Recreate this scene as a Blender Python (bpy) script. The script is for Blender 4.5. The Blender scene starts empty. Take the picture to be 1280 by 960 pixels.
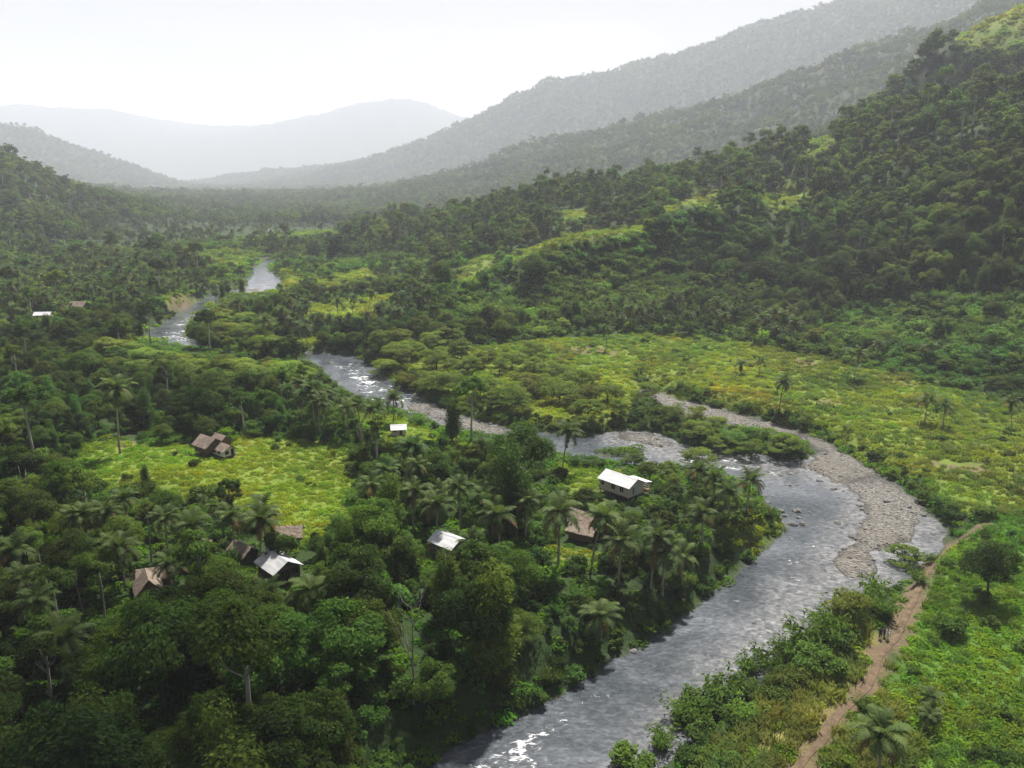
import bpy, bmesh, math, random
import numpy as np
from mathutils import Vector, Matrix

rng = np.random.default_rng(11)
random.seed(11)
scene = bpy.context.scene
COL = scene.collection

# ------------------------------------------------------------------ camera model
PITCH = math.radians(14.3)
CAM_H = 66.0
FPX = 1000.0                     # focal length in pixels of a 1280 wide picture
CP, SP = math.cos(PITCH), math.sin(PITCH)


def ray(px, py):
    u = (np.asarray(px, float) - 640) / FPX
    v = (480 - np.asarray(py, float)) / FPX
    return np.stack([u, CP + v * SP + 0 * u, -SP + v * CP + 0 * u], -1)


def project(x, y, z):
    zr = z - CAM_H
    dep = np.maximum(y * CP - zr * SP, 1e-3)
    return 640 + FPX * x / dep, 480 - FPX * (y * SP + zr * CP) / dep


def zw(y):
    """water level along the valley"""
    y = np.asarray(y, float)
    return 0.01 * np.clip(y - 190, 0, 560) + .0015 * np.maximum(0, y - 750)


def on_water(px, py, dz=0.0):
    """point of the valley plane (water level + dz) seen at a pixel"""
    d = ray(px, py)
    t = (dz - CAM_H) / d[..., 2]
    for _ in range(25):
        t = (zw(d[..., 1] * t) + dz - CAM_H) / d[..., 2]
    return np.stack([d[..., 0] * t, d[..., 1] * t, CAM_H + d[..., 2] * t], -1)


def at_depth(px, py, Y, less=0.0):
    d = ray(px, py)
    t = Y / d[..., 1]
    return np.array([d[..., 0] * t, Y, CAM_H + d[..., 2] * t - less])


# ------------------------------------------------------------------ noise
_perm = np.random.default_rng(3).permutation(512)
_grad = np.random.default_rng(4).uniform(0, 2 * math.pi, 512)


def perlin(x, y):
    x = np.asarray(x, float); y = np.asarray(y, float)
    xi = np.floor(x).astype(int); yi = np.floor(y).astype(int)
    xf = x - xi; yf = y - yi
    u = xf * xf * xf * (xf * (xf * 6 - 15) + 10)
    v = yf * yf * yf * (yf * (yf * 6 - 15) + 10)

    def g(ix, iy, dx, dy):
        a = _grad[_perm[(_perm[ix & 511] + iy) & 511]]
        return np.cos(a) * dx + np.sin(a) * dy
    n00 = g(xi, yi, xf, yf); n10 = g(xi + 1, yi, xf - 1, yf)
    n01 = g(xi, yi + 1, xf, yf - 1); n11 = g(xi + 1, yi + 1, xf - 1, yf - 1)
    return (n00 * (1 - u) + n10 * u) * (1 - v) + (n01 * (1 - u) + n11 * u) * v


def fbm(x, y, s, o=3):
    r = 0; a = 1.0
    for k in range(o):
        r = r + a * perlin(np.asarray(x) / s + 17.3 * k, np.asarray(y) / s - 9.1 * k)
        a *= .5; s *= .5
    return r


def sstep(a, b, x):
    t = np.clip((np.asarray(x, float) - a) / (b - a), 0, 1)
    return t * t * (3 - 2 * t)


# ------------------------------------------------------------------ outlines on the valley floor
def sdist(poly, x, y):
    """signed distance to a closed polygon, negative inside"""
    x = np.asarray(x, float); y = np.asarray(y, float)
    out = np.full(x.shape, 1e9); ins = np.zeros(x.shape, bool)
    n = len(poly)
    for i in range(n):
        ax, ay = poly[i]; bx, by = poly[(i + 1) % n]
        ex, ey = bx - ax, by - ay
        wx, wy = x - ax, y - ay
        t = np.clip((wx * ex + wy * ey) / (ex * ex + ey * ey + 1e-12), 0, 1)
        out = np.minimum(out, (wx - t * ex) ** 2 + (wy - t * ey) ** 2)
        c = ((ay > y) != (by > y)) & (x < ex * (y - ay) / (ey if abs(ey) > 1e-12 else 1e-12) + ax)
        ins ^= c
    d = np.sqrt(out)
    return np.where(ins, -d, d)


def flat_poly(pts):
    a = np.array(pts, float)
    return on_water(a[:, 0], a[:, 1])[:, :2]


MAIN_PX = [
    (440, 1120), (505, 990), (535, 962), (570, 935), (636, 903), (696, 870), (756, 832), (816, 796), (857, 767), (900, 731), (940, 703), (968, 677),
    (980, 657), (968, 642), (955, 626), (938, 610), (915, 598), (880, 592), (840, 591), (800, 592), (760, 584), (720, 578),
    (690, 574), (660, 563), (640, 556), (600, 551), (570, 543), (535, 527), (500, 515), (468, 506), (438, 495), (418, 481),
    (404, 465), (385, 452), (330, 449), (270, 447), (230, 441), (172, 427), (170, 419), (200, 407), (220, 395), (240, 383),
    (262, 372), (285, 366), (312, 357), (309, 349), (318, 335), (331, 325), (345, 326), (334, 335), (340, 342),
    (353, 352), (349, 364), (326, 371), (291, 376), (260, 388), (237, 400), (231, 415), (242, 425), (265, 433), (330, 441),
    (440, 443), (457, 452), (477, 463), (492, 482), (530, 498), (560, 512), (600, 525), (640, 536), (690, 543), (740, 546),
    (772, 537), (822, 540), (850, 554), (880, 559), (940, 565), (985, 576), (1008, 572), (1020, 562), (1000, 550),
    (950, 538), (900, 532), (850, 523), (826, 508), (795, 490), (812, 482), (850, 499), (900, 511), (960, 527), (1000, 539),
    (1040, 554), (1080, 579), (1120, 604), (1150, 625), (1170, 645), (1184, 660), (1184, 680), (1165, 699), (1140, 717),
    (1115, 738), (1080, 757), (1040, 782), (1005, 808), (970, 838), (930, 868), (890, 905), (850, 945), (810, 990), (700, 1120)]
MAIN = flat_poly(MAIN_PX)
GRAVELS = [flat_poly(p) for p in (
    [(1000, 541), (1050, 546), (1100, 570), (1145, 594), (1180, 618), (1204, 644), (1160, 652), (1146, 672), (1130, 690), (1098, 694), (1100, 712), (1118, 730), (1085, 728), (1050, 722),
     (1030, 712), (1044, 690), (1066, 664), (1076, 640), (1064, 620), (1040, 604), (1014, 592), (985, 582), (1008, 572)],
    [(780, 478), (815, 476), (855, 494), (905, 506), (965, 522), (1005, 538), (1005, 556), (950, 545), (900, 538), (845, 528), (815, 508)],
    [(772, 540), (820, 542), (850, 556), (835, 562), (800, 558), (775, 551)],
    [(530, 500), (600, 527), (640, 538), (640, 552), (570, 538), (530, 518), (500, 510)],
    [(270, 340), (282, 347), (296, 357), (312, 360), (330, 359), (325, 364), (300, 364), (282, 358), (270, 350)])]
RIFFLE = flat_poly([(800, 555), (860, 560), (940, 568), (990, 580), (1010, 592), (975, 600), (930, 586), (880, 580), (830, 578), (790, 568)])
SHALLOW = flat_poly([(1000, 705), (960, 740), (900, 800), (850, 860), (800, 915), (760, 990), (840, 960), (900, 880), (1000, 800), (1100, 730), (1060, 700)])
SOILBAR = [flat_poly(p) for p in (
    [(285, 412), (330, 404), (347, 412), (335, 428), (300, 430)], [(350, 386), (385, 376), (440, 364), (475, 361), (450, 372), (400, 383), (366, 391)])]
SPITS = [flat_poly(p) for p in ([(740, 566), (765, 558), (800, 560), (816, 563), (812, 566), (780, 572), (745, 573)],)]

# ------------------------------------------------------------------ terrain: control points
CT = []


def floor_pts(pts, dz):
    for p in pts:
        CT.append(tuple(on_water(p[0], p[1], dz)))


def crest(pts):
    for px, py, Y, less in pts:
        CT.append(tuple(at_depth(px, py, Y, less)))


def hollow(pts):
    for px, Y, z in pts:
        dep = Y * CP - (z - CAM_H) * SP
        CT.append(((px - 640) / FPX * dep, Y, z))


# village bench and valley floor
floor_pts([(-200, 960), (0, 960), (200, 960), (400, 960), (560, 860), (0, 800), (200, 800), (400, 800), (600, 760), (-300, 700),
           (0, 680), (200, 680), (400, 680), (600, 680), (760, 700), (880, 660), (800, 620), (700, 600), (600, 600), (400, 600), (200, 600), (0, 600), (-300, 600)], 5.5)
floor_pts([(0, 520), (150, 520), (300, 520), (450, 530), (-300, 520)], 5.0)
floor_pts([(0, 460), (150, 460), (300, 470), (-200, 450), (100, 430), (0, 410)], 6.0)
floor_pts([(60, 390), (160, 370), (200, 340), (-100, 380), (250, 310), (300, 300)], 8.0)
floor_pts([(370, 400), (420, 380), (480, 370), (400, 350), (440, 330), (330, 310), (390, 310), (350, 430), (520, 350)], 3.5)
floor_pts([(500, 455), (600, 460), (700, 470), (560, 480), (650, 500), (750, 510), (880, 545)], 1.8)
floor_pts([(600, 430), (720, 430), (840, 440), (960, 450), (1080, 490), (1180, 510), (900, 480), (1000, 510), (1100, 550), (1200, 600), (1280, 560), (1400, 600)], 3.0)
floor_pts([(1280, 680), (1200, 720), (1280, 800), (1200, 860), (1100, 900), (1280, 960), (1400, 960), (1000, 960), (1500, 750)], 4.0)
for q in ((-60, 40), (0, 30), (60, 40), (-60, -60), (60, -60), (-200, 40), (-200, -200), (200, -200), (0, -200)):
    CT.append((q[0], q[1], 5.0))
floor_pts([(385, 432), (480, 428), (560, 424), (640, 414), (740, 406), (850, 402), (950, 408), (1050, 434), (1130, 454), (1200, 470), (1280, 486), (1400, 520), (1550, 560)], 4.0)
# knob and spur with the sunny back
crest([(440, 395, 335, 9), (490, 385, 350, 9), (560, 345, 370, 11), (600, 328, 385, 7), (640, 312, 400, 3), (680, 300, 410, 3), (720, 289, 420, 3), (760, 282, 428, 3), (800, 282, 436, 3),
       (850, 258, 460, 5), (900, 243, 490, 8), (640, 365, 372, 3), (740, 345, 392, 3), (830, 335, 410, 4)])
crest([(560, 312, 480, 13), (600, 298, 500, 13), (660, 280, 530, 14), (700, 258, 560, 15), (780, 250, 560, 14), (860, 222, 590, 14)])
hollow([(600, 415, 13), (640, 440, 17), (690, 452, 21), (740, 465, 25), (790, 480, 30), (850, 505, 38)])
# wooded ridge on the right
crest([(460, 300, 620, 20), (510, 270, 650, 22), (560, 252, 670, 18), (600, 246, 690, 16), (640, 240, 700, 16), (680, 217, 700, 18), (720, 212, 695, 18), (760, 211, 690, 18), (830, 196, 680, 18), (900, 181, 660, 18),
       (960, 162, 640, 18), (1010, 146, 620, 24), (1080, 112, 595, 31), (1120, 92, 580, 34), (1160, 76, 560, 35), (1200, 68, 545, 35), (1280, 56, 520, 35), (1400, 20, 500, 35)])
crest([(1000, 300, 430, 12), (1000, 220, 530, 15), (920, 320, 420, 12), (1150, 330, 345, 14), (1280, 290, 330, 18), (1150, 200, 450, 15), (1280, 150, 420, 15), (1080, 260, 440, 14),
       (1060, 390, 345, 4), (1180, 400, 305, 5), (1280, 390, 280, 6), (1400, 100, 380, 10), (1400, 300, 290, 10), (1550, 300, 220, 8)])
for q in ((330, 160, 60), (320, 40, 45), (450, 300, 150), (480, 120, 130), (300, -150, 40), (-330, 0, 20), (-420, 250, 40), (-330, 300, 16), (-480, 500, 70)):
    CT.append(q)
# hollows behind it
hollow([(960, 880, 62), (1060, 800, 95), (1160, 660, 100), (1280, 620, 108), (820, 980, 42), (700, 1050, 26), (600, 1100, 18), (500, 1000, 14), (420, 900, 11)])
crest([(1165, 66, 715, 4), (1200, 46, 730, 2), (1230, 31, 742, 2), (1280, 8, 750, 2), (1330, -20, 760, 2)])
hollow([(1230, 1050, 190), (1320, 1100, 230), (1100, 1350, 150), (950, 1500, 100), (800, 1550, 65)])
# second ridge, in the haze
crest([(560, 236, 2588, 10), (640, 192, 2492, 14), (690, 173, 2415, 15), (745, 167, 2358, 15), (815, 151, 2300, 15), (860, 141, 2263, 15), (900, 134, 2205, 15), (960, 106, 2109, 15), (1010, 92, 2032, 15),
       (1042, 68, 1975, 15), (1100, 51, 1898, 15), (1172, 33, 1821, 15), (1210, 23, 1783, 15), (1280, 0, 1725, 15), (1400, -50, 1688, 15)])
hollow([(1150, 2900, 470), (960, 3200, 330), (800, 3400, 190), (700, 3500, 130), (600, 3500, 80), (480, 2600, 18), (480, 3900, 45), (380, 1700, 9), (300, 1700, 9), (300, 2600, 12), (250, 4000, 14), (400, 3400, 22)])
# third ridge, the skyline
crest([(1500, -150, 3878, 12), (1280, -75, 4094, 12), (1150, -32, 4223, 12), (1060, 0, 4309, 12), (1010, 15, 4309, 12), (960, 30, 4416, 12), (920, 41, 4416, 12), (880, 56, 4439, 12), (830, 73, 4460, 12), (790, 82, 4504, 12), (760, 95, 4525, 12),
       (730, 100, 4525, 12), (697, 96, 4546, 12), (670, 105, 4589, 12), (640, 124, 4633, 12), (600, 146, 4740, 12), (570, 160, 4870, 12), (540, 180, 5020, 12), (500, 190, 5171, 12), (470, 201, 5236, 12), (440, 205, 5301, 12), (390, 210, 5430, 12),
       (330, 213, 5602, 12), (290, 219, 5709, 12), (230, 237, 5861, 12), (190, 248, 5989, 12)])
hollow([(960, 5800, 480), (700, 6000, 300), (500, 6400, 130), (300, 6800, 90), (150, 6600, 70), (0, 6300, 120), (1280, 5600, 800)])
# left hills
crest([(-250, 130, 850, 10), (-150, 150, 900, 10), (-60, 168, 960, 10), (0, 184, 1000, 12), (20, 193, 1010, 12), (40, 207, 1030, 12), (60, 216, 1040, 12), (80, 226, 1050, 12), (100, 232, 1070, 12), (130, 242, 1100, 12), (190, 252, 1150, 12), (250, 276, 1200, 12),
       (0, 240, 820, 12), (100, 268, 840, 12), (180, 282, 900, 12), (0, 290, 640, 12), (100, 305, 650, 14), (-150, 250, 650, 12), (-150, 330, 480, 10)])
hollow([(0, 1500, 60), (-150, 1400, 90), (100, 1500, 38), (200, 1500, 22)])
crest([(-300, 130, 4400, 0), (-100, 150, 4450, 0), (0, 162, 4500, 0), (25, 163, 4500, 0), (60, 171, 4500, 0), (85, 183, 4500, 0), (110, 195, 4500, 0), (130, 199, 4500, 0), (160, 207, 4500, 0), (200, 223, 4500, 0), (230, 236, 4500, 0)])
hollow([(0, 8000, 250), (200, 8000, 50), (290, 8000, 50), (400, 8000, 110), (-200, 8000, 400), (0, 2600, 70), (-150, 2600, 120), (110, 2600, 22), (60, 2900, 40), (160, 3600, 14), (210, 3600, 12), (160, 3000, 14), (190, 2500, 12), (230, 4000, 16), (225, 5000, 8), (255, 5100, 10), (290, 5000, 20), (190, 5100, 50), (245, 7000, 20), (180, 7000, 40), (330, 7000, 60)])
crest([(-300, 130, 10400, 0), (-150, 142, 10500, 0), (-50, 136, 10500, 0), (0, 133, 10500, 0), (20, 131, 10500, 0), (60, 135, 10500, 0), (100, 137, 10500, 0), (140, 138, 10500, 0), (155, 142, 10500, 0), (170, 147, 10500, 0), (188, 156, 10500, 0), (205, 163, 10500, 0), (220, 165, 10500, 0),
       (245, 166, 10500, 0), (270, 165, 10500, 0), (300, 162, 10500, 0), (330, 158, 10500, 0), (370, 149, 10500, 0), (400, 143, 10500, 0), (430, 135, 10500, 0), (445, 130, 10500, 0), (460, 128, 10500, 0), (480, 126, 10500, 0), (500, 123, 10500, 0), (520, 126, 10500, 0),
       (540, 133, 10500, 0), (560, 140, 10500, 0), (580, 150, 10500, 0), (650, 170, 10500, 0), (800, 170, 10500, 0), (1100, 100, 10500, 0), (1400, 50, 10500, 0)])
hollow([(0, 15000, 300), (640, 15000, 300), (1280, 15000, 300)])
CT = np.array(CT)
SC = 100.0


def _phi(ax, ay, bx, by):
    return np.sqrt((ax[:, None] - bx[None]) ** 2 + (ay[:, None] - by[None]) ** 2 + 25.0) / SC


_n = len(CT)
_A = np.zeros((_n + 3, _n + 3))
_A[:_n, :_n] = _phi(CT[:, 0], CT[:, 1], CT[:, 0], CT[:, 1]) + np.eye(_n) * 0.01
_A[:_n, _n] = 1; _A[:_n, _n + 1] = CT[:, 0] / SC; _A[:_n, _n + 2] = CT[:, 1] / SC
_A[_n:, :_n] = _A[:_n, _n:].T
_W = np.linalg.solve(_A, np.concatenate([CT[:, 2], [0, 0, 0]]))


def base_height(x, y):
    out = np.empty(x.shape)
    for i in range(0, len(x), 20000):
        a, b = x[i:i + 20000], y[i:i + 20000]
        out[i:i + 20000] = _phi(a, b, CT[:, 0], CT[:, 1]) @ _W[:_n] + _W[_n] + _W[_n + 1] * a / SC + _W[_n + 2] * b / SC
    return out


MBB = (MAIN[:, 0].min() - 30, MAIN[:, 0].max() + 30, MAIN[:, 1].min() - 30, MAIN[:, 1].max() + 30)


def channel(x, y):
    """signed distance to the river channel"""
    sd = np.full(x.shape, 99.0)
    m = (x > MBB[0]) & (x < MBB[1]) & (y > MBB[2]) & (y < MBB[3])
    if m.any():
        s = sdist(MAIN, x[m], y[m])
        s = s - 1.0 * sstep(330, 450, y[m]) + 1.3 * perlin(x[m] / 6, y[m] / 6) + .8 * perlin(x[m] / 2.2, y[m] / 2.2)
        sd[m] = s
    return sd


def multi_sd(polys, x, y):
    g = np.full(x.shape, 99.0)
    for p in polys:
        m = (x > p[:, 0].min() - 20) & (x < p[:, 0].max() + 20) & (y > p[:, 1].min() - 20) & (y < p[:, 1].max() + 20)
        if m.any():
            g[m] = np.minimum(g[m], sdist(p, x[m], y[m]))
    return g


def height(x, y, full=False):
    x = np.atleast_1d(np.asarray(x, float)).ravel(); y = np.atleast_1d(np.asarray(y, float)).ravel()
    z = base_height(x, y)
    w = zw(y)
    up = np.clip(z - w - 5, 0, 400)
    dist = np.hypot(x, y)
    amp = np.minimum(up * .16, 30)
    z = z + amp * (-np.abs(fbm(x, y, 260, 3)) * 1.6 + .35) * sstep(900, 300, dist) * .5 + amp * (-np.abs(fbm(x, y, 330, 4)) * 1.5 + .35) * sstep(500, 1500, dist)
    amp2 = np.minimum(up * .36, 21) * sstep(900, 450, dist) + np.minimum(up * .2, 30) * sstep(700, 1300, dist)
    z = z + amp2 * (.42 - 1.75 * np.abs(fbm(x + 70, y - 40, 115, 3))) * sstep(1500, 1000, dist) + amp2 * (.42 - 1.75 * np.abs(fbm(x, y, 210, 3))) * sstep(1000, 1500, dist)
    z = z + sstep(0, 8, z - w) * (.8 * fbm(x, y, 28, 2) + .12 * perlin(x / 3, y / 3))
    z = np.maximum(z, w + .8)
    # low earth scarp that borders the meadow by the river
    sd = channel(x, y)
    g = multi_sd(GRAVELS, x, y) + 2.8 * perlin(x / 11, y / 11) + 2.2 * perlin(x / 3.5, y / 3.5)
    rf = multi_sd([RIFFLE, SHALLOW], x, y)
    sp = multi_sd(SPITS, x, y)
    bed = w - .75 + .25 * fbm(x, y, 7, 2) + .42 * sstep(3, -6, rf)
    bed = bed + sstep(3, -5, rf) * .42 * perlin(x / 2.4, y / 1.7)
    gz = w + .26 + .34 * fbm(x, y, 11, 3) + .10 * perlin(x / 1.6, y / 1.6)
    k = sstep(1.5, -2.5, g)
    bed = bed * (1 - k) + gz * k
    k2 = sstep(1, -3, sp)
    bed = bed * (1 - k2) + (w + .9) * k2
    t = sstep(0, 6.5, sd)
    inn = sstep(0, 3.0, -sd)
    zz = np.where(sd > 0, (w + .02) * (1 - t) + z * t, (w + .02) * (1 - inn) + bed * inn)
    z = np.where(sd < 8, zz, z)
    if full:
        return z, sd, g, sp
    return z


def ground(px, py, lift=0.0, far=1500):
    """first ground point (raised by lift) that the pixel sees -> foot of the thing whose top is there"""
    d = ray(px, py)
    t = np.exp(np.linspace(math.log(55), math.log(far), 900))
    p = d[None] * t[:, None]
    h = height(p[:, 0], p[:, 1]) + lift - (CAM_H + p[:, 2])
    i = np.argmax(h > 0)
    if i == 0:
        i = len(t) - 1
    f = h[i - 1] / (h[i - 1] - h[i]) if h[i] != h[i - 1] else 0
    q = d * (t[i - 1] + f * (t[i] - t[i - 1]))
    return np.array([q[0], q[1], CAM_H + q[2] - lift])


# ------------------------------------------------------------------ pixel-outlined land use, turned into ground outlines
def land(pts):
    return np.array([ground(a, b)[:2] for a, b in pts])


MEADOW_PX = (
    [(92, 560), (140, 548), (215, 556), (250, 560), (300, 548), (380, 548), (440, 562), (452, 600), (440, 640), (405, 668), (360, 676), (335, 650), (300, 640), (250, 622), (180, 612), (120, 606), (95, 585)],
    [(430, 505), (500, 525), (560, 548), (610, 562), (580, 580), (500, 566), (455, 548)],
    [(700, 582), (745, 584), (755, 592), (742, 612), (735, 622), (702, 606)],
    [(640, 428), (700, 424), (800, 418), (900, 424), (1000, 440), (1080, 462), (1160, 478), (1250, 498), (1300, 512), (1400, 640), (1215, 645), (1180, 630), (1130, 598), (1075, 565), (1010, 530),
     (940, 512), (880, 497), (840, 484), (800, 472), (740, 458), (650, 452)],
    [(500, 455), (600, 470), (660, 470), (640, 490), (560, 480)],
    [(470, 447), (560, 432), (640, 430), (720, 450), (800, 475), (860, 498), (800, 500), (760, 528), (690, 533), (600, 510), (510, 482)],
    [(680, 510), (740, 505), (760, 520), (740, 532), (690, 530)],
    [(305, 715), (330, 712), (352, 735), (330, 745), (300, 730)],
    [(935, 690), (975, 660), (965, 645), (925, 655), (915, 680)],
    [(370, 385), (440, 372), (500, 368), (470, 395), (400, 402)], [(360, 430), (400, 420), (390, 435)],
    [(205, 372), (240, 372), (225, 378), (205, 378)], [(240, 318), (300, 312), (322, 316), (300, 332), (262, 334)], [(330, 293), (440, 285), (430, 293), (345, 300)], [(352, 336), (375, 348), (368, 366), (352, 368)],
    [(380, 345), (460, 335), (480, 350), (400, 362)],
    [(700, 690), (735, 690), (745, 708), (700, 705)])
MEADOWS = [land(p) for p in MEADOW_PX]
GREEN_PX = [(1215, 660), (1300, 645), (1420, 960), (1030, 1000), (1090, 885), (1128, 810), (1155, 735), (1190, 690)]
GREEN = [land(GREEN_PX)]
DRY_PX = [(1085, 790), (1035, 850), (960, 880), (890, 990), (985, 1000), (1050, 890), (1090, 850), (1112, 800)]
DRY = [land(p) for p in (DRY_PX, [(1085, 880), (1110, 880), (1120, 930), (1080, 950), (1050, 930)], [(495, 690), (530, 690), (525, 705), (500, 710)])]
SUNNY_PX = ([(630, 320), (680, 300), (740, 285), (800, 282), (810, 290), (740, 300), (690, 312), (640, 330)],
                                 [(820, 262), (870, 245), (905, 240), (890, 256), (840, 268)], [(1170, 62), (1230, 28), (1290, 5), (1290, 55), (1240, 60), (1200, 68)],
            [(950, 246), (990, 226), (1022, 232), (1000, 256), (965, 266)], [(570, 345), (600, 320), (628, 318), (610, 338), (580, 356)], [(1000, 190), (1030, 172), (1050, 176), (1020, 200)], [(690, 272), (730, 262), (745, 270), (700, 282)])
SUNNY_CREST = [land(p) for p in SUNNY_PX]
BUSHY = [land(p) for p in ([(560, 350), (640, 320), (720, 292), (860, 280), (900, 310), (870, 350), (850, 395), (740, 400), (640, 408), (560, 415)],
                           [(1030, 430), (1060, 400), (1130, 375), (1290, 370), (1300, 490), (1200, 468), (1120, 450)])]
FLATWOOD = [land(p) for p in ([(460, 440), (560, 428), (640, 430), (700, 445), (800, 470), (860, 495), (800, 500), (760, 530), (700, 535), (600, 515), (520, 492), (480, 465)],
                              [(110, 440), (200, 445), (300, 450), (390, 460), (400, 480), (330, 490), (200, 480), (120, 470)], [(240, 425), (300, 395), (350, 400), (350, 420), (300, 440)],
                              [(780, 545), (900, 540), (1000, 552), (1010, 565), (960, 565), (860, 552)])]
PALMLAND = [land(p) for p in ([(60, 640), (250, 625), (350, 660), (330, 690), (260, 700), (180, 720), (60, 740), (0, 740), (0, 650)],
                              [(440, 610), (560, 600), (700, 615), (780, 640), (860, 640), (940, 620), (930, 660), (850, 720), (740, 700), (640, 660), (500, 660), (440, 650)],
                              [(860, 590), (940, 600), (950, 630), (880, 620)], [(60, 410), (0, 420), (0, 350), (150, 330), (270, 330), (260, 370), (180, 390)],
                              [(350, 395), (420, 370), (500, 370), (560, 385), (420, 430), (360, 420)], [(380, 470), (440, 500), (400, 540), (350, 530)], [(730, 395), (1000, 400), (1000, 425), (760, 420)])]
BANKSIDE = [land(p) for p in ([(540, 960), (640, 905), (760, 832), (860, 768), (940, 705), (985, 655), (950, 670), (840, 730), (720, 800), (620, 860), (500, 930)],)]
SOILS = [land(p) for p in ([(700, 436), (740, 430), (790, 440), (770, 446), (720, 442)], [(1020, 502), (1045, 497), (1075, 503), (1060, 510), (1028, 508)], [(270, 560), (295, 562), (296, 572), (262, 572)],
                           [(160, 550), (180, 551), (178, 556), (162, 556)], [(1160, 575), (1230, 580), (1240, 590), (1180, 592)], [(690, 685), (720, 688), (735, 700), (700, 700)], [(500, 692), (525, 692), (520, 700), (500, 702)],
                           [(160, 715), (205, 705), (215, 735), (165, 745)], [(205, 378), (245, 376), (250, 383), (210, 388)], [(350, 720), (385, 715), (390, 730), (360, 735)],
                           [(985, 445), (1030, 455), (1000, 462)], [(1100, 470), (1150, 480), (1130, 486)])]
PATH_PX = [(1232, 655), (1214, 666), (1200, 674), (1182, 690), (1166, 705), (1150, 728), (1146, 742), (1138, 760), (1124, 785), (1114, 806), (1106, 820), (1092, 842), (1076, 862), (1058, 884), (1040, 906), (1020, 934), (1000, 962), (970, 1010)]
PATH = np.array([ground(*p) for p in PATH_PX])


def resample(pts, step):
    pts = np.asarray(pts)
    s = np.concatenate([[0], np.cumsum(np.hypot(*np.diff(pts[:, :2], axis=0).T))])
    u = np.arange(0, s[-1], step)
    return np.stack([np.interp(u, s, pts[:, i]) for i in range(pts.shape[1])], -1)


PATHS = resample(PATH, 1.2)
PATHS[:, 0] += 1.5 * perlin(PATHS[:, 1] / 7.0, 0 * PATHS[:, 1])


def path_dist(x, y):
    d = np.full(np.shape(x), 1e9)
    for p in PATHS:
        d = np.minimum(d, (x - p[0]) ** 2 + (y - p[1]) ** 2)
    return np.sqrt(d)


# ------------------------------------------------------------------ mesh helpers
def mesh_from(name, V, faces, mats=(), attrs=None, smooth=False, mat_idx=None):
    """faces: (n,4) or (n,3) array or list of such arrays"""
    me = bpy.data.meshes.new(name)
    if not isinstance(faces, list):
        faces = [faces]
    faces = [np.asarray(f, np.int32) for f in faces if len(f)]
    V = np.asarray(V, np.float32)
    nl = sum(f.size for f in faces); npol = sum(len(f) for f in faces)
    me.vertices.add(len(V)); me.vertices.foreach_set("co", V.ravel())
    me.loops.add(nl); me.loops.foreach_set("vertex_index", np.concatenate([f.ravel() for f in faces]))
    me.polygons.add(npol)
    tot = np.concatenate([np.full(len(f), f.shape[1], np.int32) for f in faces])
    me.polygons.foreach_set("loop_start", np.concatenate([[0], np.cumsum(tot)[:-1]]).astype(np.int32))
    me.polygons.foreach_set("loop_total", tot)
    if mat_idx is not None:
        me.polygons.foreach_set("material_index", np.asarray(mat_idx, np.int32))
    me.polygons.foreach_set("use_smooth", np.full(npol, smooth))
    for m in mats:
        me.materials.append(m)
    for k, (dom, typ, val) in (attrs or {}).items():
        a = me.attributes.new(k, typ, dom)
        key = {'FLOAT': 'value', 'INT': 'value', 'FLOAT_VECTOR': 'vector', 'FLOAT_COLOR': 'color'}[typ]
        a.data.foreach_set(key, np.asarray(val, np.int32 if typ == 'INT' else np.float32).ravel())
    me.update(calc_edges=True)
    return me


def link(name, me, parent=None):
    o = bpy.data.objects.new(name, me)
    COL.objects.link(o)
    if parent:
        o.parent = parent
    return o


def tag(o, label=None, cat=None, group=None, kind=None):
    if label: o["label"] = label
    if cat: o["category"] = cat
    if group: o["group"] = group
    if kind: o["kind"] = kind
    return o


def empty(name, loc, rz=0.0):
    o = bpy.data.objects.new(name, None)
    COL.objects.link(o)
    o.location = loc; o.rotation_euler = (0, 0, rz); o.empty_display_size = .5
    return o


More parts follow.
